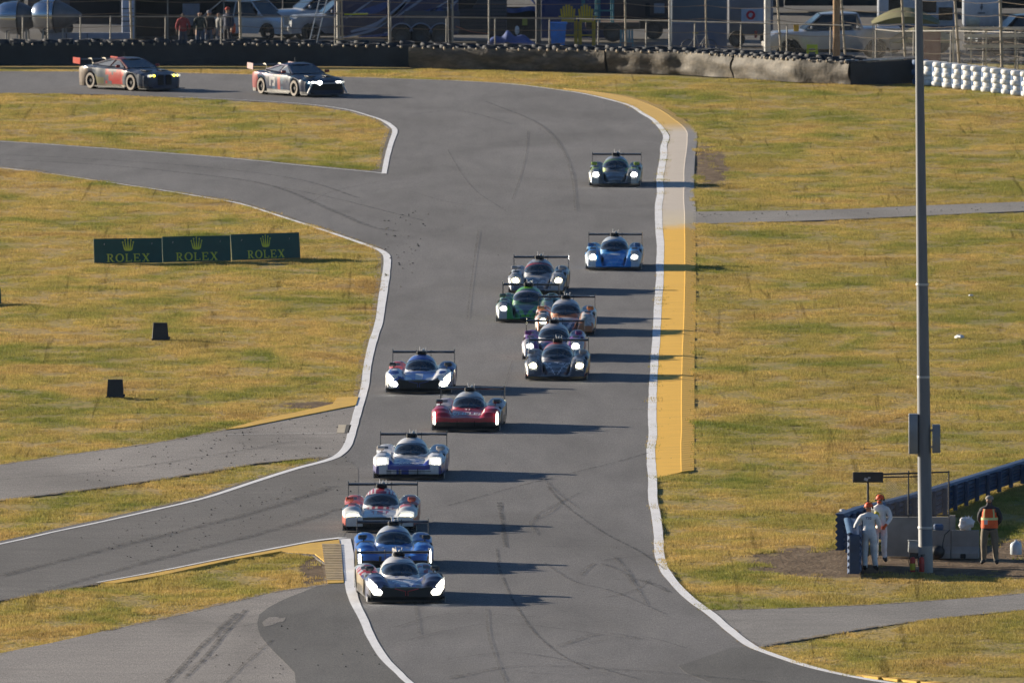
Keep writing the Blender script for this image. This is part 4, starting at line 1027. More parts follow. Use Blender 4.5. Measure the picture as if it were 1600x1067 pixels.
def make_gt(label, px, py, yaw, fn, lampm, style):
    c = G(px, py); root = thing('race_car', label, 'race car', (c.x, c.y, .006), R(yaw), GRP2)
    lm = coupe_mat(); bm_ = style == 'a'
    prof = [(-2.42, .50, .60), (-2.36, .62 if bm_ else .60, .76), (-2.2, .70, .90), (-1.95, .77, .98), (-1.5, .83, 1.01), (-1.0, .88, .99), (-.7, .92, .96), (.3, .92, .96), (.9, .95, 1.0), (1.5, .98, 1.02), (2.0, .98, 1.0), (2.28, .95, .92), (2.38, .88, .80), (2.42, .60, .72)]
    body = loft_car(root, 'body', prof, 1.0, lm, ((-1.42, .385), (1.40, .385)), .12)
    color_mesh(body, fn)
    k0 = len(bpy.data.objects)
    r_ = cabin(root, [(-.85, .90, .72), (-.15, 1.22, .56), (.45, 1.24, .54), (1.75, .99, .58)], lm, m_glass)
    for o_ in kids(root):
        if o_.name.startswith(('roof', 'pillar')): color_mesh(o_, lambda x, y, z, n: fn(x, y, 2, n))
    for sg in (-1, 1):
        for y in (-1.42, 1.40): make_wheel(sg*.86, y, .345, .30, sg, root, dusty=(sg < 0 or not bm_), spokes=10)
        mb = MB(); mb.box((sg*1.0, -.55, .98), (.20, .10, .12), bev=.03); q = mb.build('mirror', lm, root, smooth=True); color_mesh(q, lambda *a: (.28, .03, .03))
        mb = MB(); mb.box((sg*.955, 0, .13), (.16, 2.1, .05)); mb.build('side_skirt', m_carb, root)
        # lamps
        n_ = 2 if bm_ else 3
        h = MB().box((sg*.62, -2.32, .63 if bm_ else .60), (.42, .06, .10 if bm_ else .07), rz=-sg*.28, bev=.02).build('headlight', m_lens, root, smooth=True)
        for q in range(n_): MB().ell((sg*(.50+q*(.20 if bm_ else .13)), -2.385+.035*q, .63 if bm_ else .60), (.055, .03, .05 if bm_ else .03), 10, 6).build('bulb', lampm, h)
    if not bm_: MB().ell((-.36, -2.44, .58), (.11, .03, .09), 12, 7).build('spot_lamp', m_ledw, root)
    g = MB()
    if bm_:
        for sg in (-1, 1): g.box((sg*.20, -2.425, .46), (.30, .05, .42), bev=.05)
    else:
        g.box((0, -2.43, .42), (1.35, .05, .26), bev=.05)
    g.build('grille', M('intake_black', (.006, .006, .007), .9), root)
    if not bm_: q = MB().box((0, -2.45, .56), (1.5, .04, .03)).box((-.8, -2.40, .35), (.04, .06, .44), ry=.5).box((.8, -2.40, .35), (.04, .06, .44), ry=-.5).build('bumper_trim', M('trim_white', (.6, .6, .6), .5), root)
    MB().prism([(-.98, -2.50, .09), (-.6, -2.60, .09), (.6, -2.60, .09), (.98, -2.50, .09), (1.0, -2.0, .09), (-1.0, -2.0, .09)], (0, 0, .03)).build('splitter', m_carb, root)
    for sg in (-1, 1): MB().box((sg*.4, -1.7, .835), (.34, .36, .03), rx=.05, bev=.01).build('bonnet_vent', m_carb, root)
    MB().box((0, .1, .30), (1.7, 4.4, .40)).build('floor', m_carb, root)
    w_ = MB(); w_.prism([(-.95, 2.25+a, 1.16+b_) for a, b_ in [(0, 0), (.1, .035), (.3, .03), (.34, .01), (.12, -.01)]], (1.9, 0, 0)); rw = w_.build('rear_wing', m_carb, root)
    for sg in (-1, 1):
        q = MB().prism([(sg*.95-.01, 2.18, .98), (sg*.95-.01, 2.16, 1.24), (sg*.95-.01, 2.66, 1.26), (sg*.95-.01, 2.66, 1.02)], (.02, 0, 0)).build('endplate', lm, rw); color_mesh(q, lambda *a: (.62, .08, .05) if bm_ else (.65, .45, .44))
        MB().prism([(sg*.35, 2.0, .95), (sg*.35, 2.22, 1.23), (sg*.35, 2.45, 1.21), (sg*.35, 2.40, 1.17), (sg*.35, 2.2, 1.15), (sg*.35, 2.12, .95)], (.02, 0, 0)).build('wing_support', M('alu', (.5, .47, .4), .4, .8), rw)
    MB().tube([(.1, .5, 1.28), (.1, .55, 1.52)], .012, 5).box((.1, .5, 1.30), (.14, .14, .05), bev=.015).build('antenna', m_carb, root)
    return root, body
GRP2 = 'coupe race cars at the far corner'
def dk(c, k): return tuple(q*k for q in c)
def g1(x, y, z, n): return dk(g1_(x, y, z, n), .5 if n.x < -.5 else .75)  # sun-facing side darkened further in the colour to hold back its sunlight
def g1_(x, y, z, n):
    if z < .2: return (.30, .24, .18) if n.x < -.5 else C_BLACK
    if n.x < -.5 and -.9 < y < .45 and z < .95: return (.75, .05, .04) if (dot(y, z, 3.4)+.35-abs(y+.35)*.5 > .02) else (.16, .17, .20)
    if n.x < -.5 and y > 1.6: return (.42, .34, .28)  # tan sun glint painted onto the rear quarter
    if n.x < -.5 and .3 < y < 1.2: return (.30, .28, .14) if z < .55 else (.16, .20, .26)
    if z > 1.5: return (.14, .17, .24) if x > -.3 else (.35, .10, .12)
    if n.z > .6 and y < -.9: return (.10, .12, .17) if dot(x, y, 3) > -.2 else (.20, .22, .28)
    return (.075, .09, .14) if dot(y, z, 3) > -.1 else (.15, .18, .24)
make_gt('dark coupe race car with red door panel and yellow headlamps, leftmost on the far straight', 203, 140, 37, g1, lamp('headlamp_yellow', (1, .82, .05), 3), 'a')
def g2(x, y, z, n): return dk(g2_(x, y, z, n), .75 if n.x < -.5 else .75)
def g2_(x, y, z, n):
    if z < .2: return (.45, .44, .42) if n.x < -.5 else C_BLACK
    if n.x < -.5 and -.2 < y < .05 and z < .8: return (.50, .10, .08)
    if n.x < -.5 and .1 < y < .9 and z < .75 and abs(math.hypot(y-.5, z-.55)-.18) < .05: return (.5, .5, .52)
    if n.x < -.5 and y > 1.7: return (.45, .14, .14)
    if n.x < -.5 and z > .8 and y > 0: return (.30, .26, .42)
    if z > 1.5: return (.03, .06, .16)
    return (.02, .035, .085) if dot(y, z+x, 3) > -.25 else (.05, .12, .20)
make_gt('navy muscle coupe race car with white lamps following at the far corner', 467, 149, 29, g2, m_ledw, 'b')
# ------------------------------------------------------------------ people: one skinned body each, clothes coloured by region
def cap_dist(p, a, b_):
    ab = b_-a; t = max(0, min(1, (p-a).dot(ab)/max(ab.length_squared, 1e-9))); return (p-(a+ab*t)).length
def make_person(label, loc, rz, mats, J=None, H=1.75, group=None, fingers=True, sub=1):
    """mats: skin, top, legs, boots, gloves.  J overrides joint places"""
    j = dict(pelvis=(0, 0, .96), waist=(0, 0, 1.10), chest=(0, -.01, 1.30), nb=(0, .01, 1.45), neck=(0, 0, 1.52), head=(0, -.01, 1.62), top=(0, 0, 1.70),
             shL=(-.19, .01, 1.41), elL=(-.27, .02, 1.13), wrL=(-.27, -.06, .90), shR=(.19, .01, 1.41), elR=(.27, .02, 1.13), wrR=(.27, -.06, .90),
             hipL=(-.10, 0, .90), knL=(-.115, -.02, .50), anL=(-.12, .02, .10), toL=(-.13, -.15, .045), hipR=(.10, 0, .90), knR=(.115, -.02, .50), anR=(.12, .02, .10), toR=(.13, -.15, .045))
    if J: j.update(J)
    rad = dict(pelvis=(.17, .13), waist=(.165, .13), chest=(.185, .14), nb=(.11, .09), neck=(.055, .055), head=(.085, .10), top=(.065, .075), sh=(.082, .08), el=(.056, .056), wr=(.036, .036), hip=(.105, .11), kn=(.078, .078), an=(.058, .06), to=(.045, .04))
    E = [('pelvis', 'waist'), ('waist', 'chest'), ('chest', 'nb'), ('nb', 'neck'), ('neck', 'head'), ('head', 'top'), ('nb', 'shL'), ('shL', 'elL'), ('elL', 'wrL'), ('nb', 'shR'), ('shR', 'elR'), ('elR', 'wrR'), ('pelvis', 'hipL'), ('hipL', 'knL'), ('knL', 'anL'), ('anL', 'toL'), ('pelvis', 'hipR'), ('hipR', 'knR'), ('knR', 'anR'), ('anR', 'toR')]
    names = list(j); co = [Vector(j[n]) for n in names]; rd = [rad.get(n, rad.get(n[:-1])) for n in names]
    ed = [(names.index(a), names.index(b_)) for a, b_ in E]
    hand_ids = []
    for s_ in 'LR':
        w_, e_ = Vector(j['wr'+s_]), Vector(j['el'+s_]); d = (w_-e_).normalized(); side = d.cross(Vector((0, 1, 0)) if abs(d.y) < .8 else Vector((0, 0, 1))).normalized()
        palm = w_+d*.07; co.append(palm); rd.append((.040, .026)); pi_ = len(co)-1; ed.append((names.index('wr'+s_), pi_)); hand_ids.append(pi_)
        if fingers:
            for q, (o_, ln) in enumerate(((-.030, .065), (-.010, .080), (.010, .076), (.030, .060))):
                cur = d.cross(side)*.02
                a = palm+d*.045+side*o_; co.append(a); rd.append((.010, .010)); ia = len(co)-1; ed.append((pi_, ia))
                co.append(a+d*ln*.5+cur*.4); rd.append((.009, .009)); ed.append((ia, len(co)-1)); co.append(a+d*ln*.9+cur*1.4); rd.append((.007, .007)); ed.append((len(co)-2, len(co)-1))
            co.append(palm+side*-.05+d*.01); rd.append((.011, .011)); ed.append((pi_, len(co)-1)); co.append(palm+side*-.062+d*.05); rd.append((.009, .009)); ed.append((len(co)-2, len(co)-1))
    me = bpy.data.meshes.new('person_frame'); me.from_pydata(co, ed, []); ob = bpy.data.objects.new('person_frame', me); COL.objects.link(ob)
    md = ob.modifiers.new('skin', 'SKIN'); md.use_smooth_shade = True; md.branch_smoothing = .4
    if not me.skin_vertices: raise RuntimeError('no skin layer')
    for i, sv in enumerate(me.skin_vertices[0].data): kk = 1.14 if i < len(names) and names[i] not in ('neck', 'head', 'top') else 1; sv.radius = (rd[i][0]*kk, rd[i][1]*kk); sv.use_root = (i == 0)
    ss = ob.modifiers.new('sub', 'SUBSURF'); ss.levels = sub; ss.render_levels = sub
    dg = bpy.context.evaluated_depsgraph_get(); dg.update()
    out = bpy.data.meshes.new_from_object(ob.evaluated_get(dg)); bpy.data.objects.remove(ob); out.name = 'body'
    for v in out.vertices: v.co *= H/1.75
    root = thing('person', label, 'person', loc, rz, group)
    out.materials.clear()
    for m_ in mats: out.materials.append(m_)
    k = H/1.75
    for p in out.polygons:
        c = p.center/k; z = c.z
        dh = min((c-co[i]).length for i in hand_ids)
        if dh < .13 and (c-co[names.index('pelvis')]).length > .16: mi = 4
        elif z > 1.52: mi = 0
        elif z < .13: mi = 3
        elif z < .93 and min(cap_dist(c, Vector(j['el'+s_]), Vector(j['wr'+s_])) for s_ in 'LR') > .08: mi = 2
        else: mi = 1
        p.material_index = mi; p.use_smooth = True
    body = bpy.data.objects.new('body', out); COL.objects.link(body); body.parent = root
    # face
    hz = (j['head'][2]+.02)*k; hx, hy = j['head'][0]*k, j['head'][1]*k
    mb = MB(); mb.ell((hx, hy-.105, hz-.01), (.014, .022, .022), 8, 6); mb.ell((hx-.09, hy, hz), (.012, .022, .032), 8, 6); mb.ell((hx+.09, hy, hz), (.012, .022, .032), 8, 6)
    root['_head'] = (hx, hy, hz)
    o = mb.build('face', mats[0], root, smooth='all'); 
    for sx in (-.032, .032): MB().ell((hx+sx, hy-.092, hz+.018), (.013, .008, .008), 8, 5).build('eye', M('eye_dark', (.02, .015, .01), .3), root, smooth='all')
    MB().ell((hx, hy-.096, hz-.050), (.026, .008, .007), 8, 5).build('mouth', M('lips', (.25, .09, .07), .6), root, smooth='all')
    return root
def folds(root, seed=0, amt=.010):
    """cloth creases pushed into the body mesh"""
    for o in kids(root):
        if o.name.startswith('body'):
            for v in o.data.vertices:
                if v.co.z < 1.46: 
                    n = mnoise.noise(Vector((v.co.x*9+seed, v.co.y*9, v.co.z*16)))
                    v.co += v.normal*(n*amt)
def cap_on(root, mat, visor=True, muffs=None, r=.108):
    hx, hy, hz = root['_head']
    mb = MB(); mb.lathe([(r, .02), (r*1.0, .055), (r*.85, .10), (r*.5, .135), (.001, .145)], (hx, hy+.005, hz-.005), n=16, sc=(1, 1.12))
    mb.lathe([(r*.97, .02), (r*.93, .03)], (hx, hy+.005, hz-.005), n=16, sc=(1, 1.12)); c = mb.build('cap', mat, root, smooth='all')
    if visor: MB().prism([(hx-.07, hy-.10, hz+.022), (hx-.05, hy-.175, hz+.012), (hx+.05, hy-.175, hz+.012), (hx+.07, hy-.10, hz+.022)], (0, 0, .01)).build('visor', mat, c)
    if muffs:
        for sx in (-1, 1): MB().lathe([(.001, -.022), (.034, -.02), (.038, 0), (.034, .02), (.001, .022)], (hx+sx*.108, hy, hz), 'X', 12).build('ear_muff', muffs, c, smooth='all')
        MB().tube([(hx+math.cos(a)*.115, hy, hz+.02+math.sin(a)*.15) for a in np.linspace(0, math.pi, 9)], .008, 5).build('headband', muffs, c)
m_skin = M('skin', (.42, .24, .16), .6); m_suit = M('white_overalls', (.84, .84, .85), .85, scale=5, bmp=.4); m_boot = M('boot_black', (.025, .025, .028), .7)
m_glove_o = M('glove_orange', (.75, .13, .03), .8); m_glove_y = M('glove_yellow', (.62, .50, .04), .7); m_orange = M('safety_orange', (.85, .10, .015), .6)
m_khaki = M('khaki_cloth', (.20, .165, .12), .9, scale=5, bmp=.4); m_jkt = M('dark_jacket', (.03, .033, .045), .85); m_blackp = M('black_plastic', (.02, .02, .022), .5)
s60 = 60.4
def at(px, py): g_ = G(px, py); return (g_.x, g_.y, 0.0)
# marshal with his back to the camera, left arm resting on the rail
A = make_person('marshal in white overalls and orange cap seen from behind, at the short rail', at(1358, 892), R(172), [m_skin, m_suit, m_suit, m_boot, m_glove_y],
    J=dict(elR=(.36, -.10, 1.17), wrR=(.40, -.30, 1.08), elL=(-.27, -.06, 1.15), wrL=(-.15, -.24, 1.12), head=(.02, -.03, 1.62), hipL=(-.11, 0, .90), anL=(-.17, .0, .10), toL=(-.2, -.15, .045), anR=(.10, .06, .10), toR=(.12, -.10, .045)), H=1.76)
folds(A, 1); cap_on(A, m_orange, True, m_blackp)
me = text_mesh('TSG', .085, M('navy_print', (.03, .04, .12), .8), 'back_print', .002); 
for v in me.vertices: v.co = Vector((-v.co.x, .155, 1.38+v.co.y))
o = bpy.data.objects.new('back_print', me); COL.objects.link(o); o.parent = A
Bp = make_person('marshal in white overalls and orange cap facing the camera with orange gloves', at(1375, 878), R(-14), [m_skin, m_suit, m_suit, m_boot, m_glove_o],
    J=dict(elL=(-.25, -.06, 1.15), wrL=(-.10, -.26, 1.02), elR=(.30, -.02, 1.15), wrR=(.20, -.20, .98), toR=(.2, -.14, .045), toL=(-.16, -.14, .045)), H=1.74)
folds(Bp, 4); cap_on(Bp, m_orange, True, m_blackp)
MB().box((0, -.105, 1.655), (.15, .03, .045), bev=.012).build('goggles', m_blackp, Bp)
MB().ell((0, -.10, 1.575), (.055, .03, .035), 10, 6).build('face_guard', m_orange, Bp, smooth='all')
mb = MB(); mb.tube([(-.02, -.24, 1.32), (-.04, -.27, 1.24), (-.06, -.28, 1.10), (-.09, -.28, 1.02)], [.05, .085, .075, .04], 10); o = mb.build('yellow_flag', m_glove_y, None, smooth='all')
o.location = Bp.location; o.rotation_euler = Bp.rotation_euler; tag(o, 'folded yellow flag held against the front of a marshal in white', 'flag')
Cm = make_person('marshal in orange safety vest and khaki trousers standing beside the water jug', at(1546, 882), R(-8), [M('balaclava_dark', (.06, .06, .075), .9), m_jkt, m_khaki, m_boot, m_jkt],
    J=dict(elL=(-.29, .08, 1.15), wrL=(-.12, .20, .98), elR=(.29, .08, 1.15), wrR=(.12, .20, .98), hipL=(-.12, 0, .9), hipR=(.12, 0, .9), knL=(-.14, -.02, .5), knR=(.15, -.02, .5), anL=(-.15, .02, .1), toL=(-.19, -.13, .045), anR=(.17, .02, .1), toR=(.22, -.13, .045)), H=1.79)
folds(Cm, 9, .014)
hx, hy, hz = Cm['_head']
MB().lathe([(.106, .03), (.112, .06), (.09, .10), (.05, .125), (.001, .13)], (hx, hy+.01, hz), n=14, sc=(1, 1.1)).build('knit_hat', M('grey_knit', (.26, .25, .23), .95), Cm, smooth='all')
MB().ell((hx, hy-.085, hz-.005), (.074, .045, .055), 10, 6).build('eye_gap', m_skin, Cm, smooth='all')
def vest_pt(u, v, off=0):
    th = 2*math.pi*u; z = .96+.50*v; k_ = 1-.10*v
    rx, ry = (.225+off)*k_*(1 if v < .8 else 1-.5*(v-.8)), (.185+off)*k_; return Vector((rx*math.sin(th), -ry*math.cos(th), z))
mb = MB(); mb.grid(lambda u, v: vest_pt(u, v), 28, 10)
mb.f = [f for f, i in zip(mb.f, range(len(mb.f))) if not ((i//28) >= 6 and abs(((i % 28)+.5)/28-.25) < .06 or (i//28) >= 6 and abs(((i % 28)+.5)/28-.75) < .06)]; mb.m = [0]*len(mb.f)
vest = mb.build('safety_vest', M('vest_orange', (.85, .13, .03), .8), Cm, smooth='all')
m_hiv = M('reflective_lime', (.62, .66, .28), .5)
mb = MB(); mb.grid(lambda u, v: vest_pt(u, .42+.13*v, .008), 28, 1); mb.build('reflective_band', m_hiv, vest)
for sx in (-1, 1): mb = MB(); mb.grid(lambda u, v: vest_pt(sx*(.085+.035*u) % 1.0, .55+.45*v, .009), 2, 5); mb.build('reflective_strap', m_hiv, vest)
MB().box((-.07, -.205, 1.12), (.09, .015, .12)).build('badge', M('badge_white', (.6, .6, .6), .5), vest)

# ------------------------------------------------------------------ the marshal post
m_gal = M('galvanised', (.42, .44, .46), .55, .3, scale=2); m_conc = M('cast_concrete', (.27, .255, .235), .92, scale=1.3, var=.25, bmp=.5); m_navy = M('navy_rail', (.018, .050, .130), .55, scale=2, var=.35); m_navy_l = M('rail_lit_top', (.10, .18, .30), .5)
pb = G(1446.5, 892); lean = math.tan(12/892)
pole = thing('light_pole', 'tall tapering grey steel light pole standing at the marshal post', 'light pole', (pb.x, pb.y, 0))
mb = MB(); prof = [(.190, -.1), (.188, .66), (.182, .67), (.175, 3), (.150, 7), (.115, 12), (.092, 15.2), (.075, 19), (.06, 24)]
mb.lathe([(r_, z) for r_, z in prof], (0, 0, 0), n=28)
for i, v in enumerate(mb.v): mb.v[i] = (v[0]-lean*max(0, v[2]), v[1], v[2])
m_pole, t, b = nmat('pole_steel'); geo = N(t, 'ShaderNodeTexCoord'); sp = N(t, 'ShaderNodeSeparateXYZ'); t.links.new(geo.outputs['Object'], sp.inputs[0])
base_c = ramp(t, noise(t, mapn(t, (1, 1, .15)), 6, 4), [(.3, (.12, .135, .16)), (.7, (.17, .185, .21))])
t.links.new(mixc(t, ramp(t, math_(t, 'MULTIPLY', sp.outputs[2], 1.0), [(.655, (1, 1, 1)), (.665, (0, 0, 0))]), base_c, (.34, .31, .28)), b.inputs['Base Color']); b.inputs['Roughness'].default_value = .6
shaft = mb.build('shaft', m_pole, pole, smooth=True)
MB().lathe([(.193, 1.10), (.196, 1.11), (.196, 1.15), (.193, 1.16)], (-lean*1.1, 0, 0), n=24).build('strap', m_gal, pole)
for z_ in (5.0, 7.4): MB().lathe([(.165, 0), (.168, .01), (.168, .05), (.165, .06)], (-lean*z_, 0, z_), n=24).build('strap', m_gal, pole)
def pole_box(x0, x1, y0, y1, sgn):
    sc = 60.4; xa, xb = (x0-1446.5)/sc, (x1-1446.5)/sc; za, zb_ = (892-y1)/sc, (892-y0)/sc
    o = MB().box(((xa+xb)/2, -.02, (za+zb_)/2), (xb-xa, .32, zb_-za), bev=.012).build('cabinet', M('cabinet_grey', (.22, .245, .28), .5, scale=2), pole, smooth=True)
    for z in (za+.15, zb_-.15): MB().box(((xb+.01 if sgn < 0 else xa-.01), 0, z), (.09, .08, .05)).build('bracket', m_gal, o)
pole_box(1419.5, 1433.5, 645.5, 708, -1); pole_box(1456.5, 1469, 662.5, 706.5, 1)
# concrete wall with fence above
gw = G(1436, 869); Yw = gw.y
def X_at(px, Y): return (px-800)/FPX*Y/math.cos(PITCH)*1.0
sW = FPX/Yw*math.cos(PITCH)
wl, wr_ = (1384-800)/sW, (1485-800)/sW
cw = thing('concrete_wall', 'grey cast concrete block wall below the wire fence at the marshal post', 'wall', ((wl+wr_)/2, Yw+.25, 0))
wdt = (wr_-wl)
nbl = 1
MB().prism([(-wdt/2, -.20, 0), (-wdt/2, .20, 0), (-wdt/2, .12, 1.02), (-wdt/2, -.12, 1.02)], (wdt*.985, 0, 0)).build('wall_block', m_conc, cw)
MB().prism([(wdt/2-.02, -.24, 0), (wdt/2-.02, .24, 0), (wdt/2-.02, .13, 1.06), (wdt/2-.02, -.13, 1.06)], (.16, 0, 0)).build('end_block', m_conc, cw)
MB().box((.02, -.225, .05), (.26, .05, .09), bev=.02).build('lifting_slot', M('slot_dark', (.02, .02, .02), .9), cw)
fn_ = thing('wire_fence', 'black framed chain-link screen standing on the concrete wall', 'fence', ((wl+wr_)/2, Yw+.25, 1.03))
m_wire = M('black_wire', (.03, .03, .034), .6)
fx0, fx1 = (1384-800)/sW-fn_.location.x, (1483-800)/sW-fn_.location.x; fh0, fh1 = 1.13, 1.17
for x_ in ((1420-800)/sW-fn_.location.x, fx1): MB().tube([(x_, 0, -.02), (x_, 0, 1.20)], .022, 7).build('post', m_wire, fn_)
MB().tube([(fx0-.1, 0, fh0-.02), (fx1, 0, fh1)], .022, 7).build('top_rail', m_wire, fn_); MB().tube([(fx0-.1, 0, fh0-.10), ((1435-800)/sW-fn_.location.x, 0, fh1-.12)], .018, 7).build('top_rail', m_wire, fn_); MB().tube([(fx0, 0, .02), (fx1, 0, .04)], .018, 7).build('bottom_rail', m_wire, fn_)
mb = MB(); st = .066; wd_ = fx1-fx0
for k in range(int((wd_+1.1)/st)+1):
    x0 = fx0+k*st-1.1
    for sg in (1, -1):
        a = (x0, .03); e_ = (x0+1.1, 1.13)
        if sg < 0: a, e_ = (x0, 1.13), (x0+1.1, .03)
        p0, p1 = Vector((a[0], .0, a[1])), Vector((e_[0], .0, e_[1])); d = p1-p0
        t0_ = max(0, (fx0-p0.x)/d.x); t1_ = min(1, (fx1-p0.x)/d.x)
        if t1_ > t0_: mb.tube([p0+d*t0_, p0+d*t1_], .0028, 3, cap=False)
o = mb.build('chain_link', m_wire, fn_); o['kind'] = 'stuff'
sb = thing('sign_board', 'small black board on a thin post at the left end of the wire fence', 'sign', ((1356.5-800)/sW, Yw+.1, 0))
MB().box((0, 0, 2.07), (.80, .10, .27), bev=.012).build('board', m_blackp, sb); MB().tube([(0, 0, 0), (0, 0, 1.95)], .03, 8).build('post', m_blackp, sb)
MB().box((-.05, -.056, 2.02), (.10, .01, .07), ry=.4).box((.03, -.056, 2.06), (.07, .01, .04)).build('pale_mark', M('mark_pale', (.4, .4, .42), .7), sb)
# low barrier block, bag, hose
gb = G(1494, 872); sB = FPX/gb.y
jb = thing('barrier_block', 'low grey concrete barrier block carrying a white plastic bag', 'barrier', (gb.x, gb.y+.28, 0), R(-4))
L_ = 1.22
for seg in ((-.60, -.13), (-.11, .60)):
    MB().prism([(seg[0], -.28, 0), (seg[0], .28, 0), (seg[0], .28, .12), (seg[0], .17, .30), (seg[0], .14, .72), (seg[0], -.14, .72), (seg[0], -.17, .30), (seg[0], -.28, .12)], (seg[1]-seg[0], 0, 0)).build('block', m_conc, jb)
MB().box((.20, -.285, .06), (.14, .04, .12), bev=.02).build('lifting_slot', M('slot_dark'), jb)
MB().tube([(-.15, -.20, .74), (-.28, -.24, .62), (-.33, -.26, .4), (-.34, -.30, .1)], .012, 6).build('hose', m_blackp, jb)
mb = MB(); rr = random.Random(2)
mb.ell((0, 0, .15), (.20, .17, .17), 22, 16)
for i, v in enumerate(mb.v):
    v = Vector(v); n_ = mnoise.noise(v*9)*.05+mnoise.noise(v*22)*.03; mb.v[i] = tuple(v+(v-Vector((0, 0, .15))).normalized()*n_*1.4)
for q in range(3): mb.prism([(.0+q*.03, 0, .27), (.04+q*.03, .03, .27), (.10*q-.06, .02, .38)], (.01, .01, 0))
bag = mb.build('plastic_bag', M('bag_white', (.72, .70, .70), .5, bmp=.6), None, smooth=True, loc=(G(1511, 872).x, gb.y+.28, .73)); tag(bag, 'crumpled white plastic bag sitting on the low concrete barrier', 'bag')
db = MB().ell((0, 0, .16), (.20, .25, .18), 14, 9).build('equipment_bag', m_blackp, None, smooth='all', loc=(G(1463, 866).x, gb.y+.1, 0)); tag(db, 'dark soft bag lying between the light pole and the barrier block', 'bag')
bc = MB().box((0, 0, 0), (.26, .3, .16), bev=.04).build('cooler', M('cooler_blue', (.04, .09, .2), .5), None, smooth=True, loc=(G(1466, 870).x, gb.y+.35, .80)); tag(bc, 'small blue cooler on the barrier block just right of the pole', 'cooler')
# extinguishers and box
def extinguisher(px, label, band):
    g_ = G(px, 893); e = thing('fire_extinguisher', label, 'extinguisher', (g_.x, g_.y, 0), 0, 'fire extinguishers by the pole')
    m_r = M('extinguisher_red', (.55, .03, .02), .4)
    MB().lathe([(.001, 0), (.066, 0), (.07, .02), (.07, .33), (.055, .37), (.02, .39)], (0, 0, 0), n=14).build('cylinder', m_r, e, smooth=True)
    MB().lathe([(.0715, .05), (.0715, .22)], (0, 0, 0), n=14).build('band', band, e, smooth=True)
    MB().lathe([(.022, .38), (.022, .43), (.001, .43)], (0, 0, 0), n=8).box((.02, 0, .44), (.13, .03, .02)).box((.02, 0, .40), (.10, .03, .015)).build('valve', m_blackp, e)
    MB().tube([(0, -.03, .42), (-.08, -.05, .40), (-.10, -.06, .28), (-.08, -.07, .16)], .011, 6).build('hose', m_blackp, e)
extinguisher(1426, 'red fire extinguisher with a yellow band left of the pole foot', m_glove_y); extinguisher(1440, 'plain red fire extinguisher touching the pole foot', M('label_red', (.42, .03, .03), .5))
gx = G(1427, 872); eb = thing('equipment_box', 'pale grey box propped behind the fire extinguishers', 'box', (gx.x, gx.y, 0))
MB().box((0, 0, .30), (.27, .22, .30), bev=.02, ry=.06).build('casing', M('box_grey', (.34, .37, .38), .6), eb, smooth=True); MB().box((0, 0, .46), (.29, .24, .03), bev=.01, ry=.06).build('lid', M('box_grey'), eb); MB().box((0, 0, .075), (.2, .15, .15)).build('stand', m_blackp, eb)
# water jug and litter
gj = G(1587.5, 866); jg = thing('water_jug', 'translucent white water jug standing at the right edge of the photo', 'jug', (gj.x, gj.y, 0))
m_jug = M('jug_plastic', (.62, .68, .74), .3); MB().lathe([(.001, 0), (.14, 0), (.155, .02), (.155, .24), (.13, .30), (.05, .345), (.03, .36)], (0, 0, 0), n=18).build('bottle', m_jug, jg, smooth=True)
MB().lathe([(.034, .355), (.034, .39), (.001, .39)], (0, 0, 0), n=10).build('cap', M('cap_white', (.7, .7, .7), .5), jg); MB().tube([(.05, 0, .34), (.10, 0, .37), (.13, 0, .30)], .012, 6).build('handle', m_jug, jg)
def litter(px, py, s_, label):
    g_ = G(px, py); mb = MB(); mb.ell((0, 0, 0), (s_, s_*1.4, s_*.45), 9, 6)
    for i, v in enumerate(mb.v): v = Vector(v); mb.v[i] = tuple(v*(1+.5*mnoise.noise(v*20+Vector((px, 0, 0)))))
    o = mb.build('litter', M('paper_white', (.70, .70, .70), .7), None, loc=(g_.x, g_.y, .03)); tag(o, label, 'litter')
litter(1317, 799, .10, 'scrap of white litter on the grass left of the marshals'); litter(1499, 528, .16, 'white paper litter on the grass right of the light pole')
litter(1517, 463, .08, 'tiny pale scrap on the grass high to the right of the pole')

# ------------------------------------------------------------------ guardrails
def wave(n, h, amp): return [(amp*(1 if i % 2 else -1), h*i/n) for i in range(n+1)]
def corr_rail(P, heights, name, label, w_=.10, posts=True, zoff=0):
    root = thing(name, label, 'guardrail', (P[0].x, P[0].y, 0))
    P = [p-P[0] for p in P]; nn = 12; mb = MB(); L = len(P)
    for side, t_ in ((0, 0), (1, .02)):
        for i, p in enumerate(P):
            d = (P[min(i+1, L-1)]-P[max(i-1, 0)]).normalized(); n = Vector((d.y, -d.x, 0)); w0 = wave(nn, heights[i]-.06, .035)
            for a, z in w0: mb.v.append(tuple(p+n*(a+(w_/2 if side else -w_/2))+Vector((0, 0, z+.06+zoff))))
    k = nn+1
    for s_ in range(2):
        for i in range(L-1):
            for q in range(nn): o_ = s_*L*k; mb.f.append((o_+i*k+q, o_+i*k+q+1, o_+(i+1)*k+q+1, o_+(i+1)*k+q))
    for i in range(L-1): mb.f.append((i*k+nn, L*k+i*k+nn, L*k+(i+1)*k+nn, (i+1)*k+nn))
    for q in range(nn): mb.f.append((q, q+1, L*k+q+1, L*k+q)); mb.f.append(((L-1)*k+q, (L-1)*k+q+1, L*k+(L-1)*k+q+1, L*k+(L-1)*k+q))
    mb.m = [0]*len(mb.f); mb.build('rail', m_navy, root)
    return root, P
gpx = [(1313, 863), (1345, 850), (1385, 836), (1430, 820), (1484, 797), (1540, 772), (1600, 751), (1700, 715)]
gr_, P_ = corr_rail(Gp(gpx), [1.02, 1.0, .92, .85, .75, .62, .58, .55], 'guardrail', 'long navy corrugated guardrail climbing to the right behind the marshals', .22)
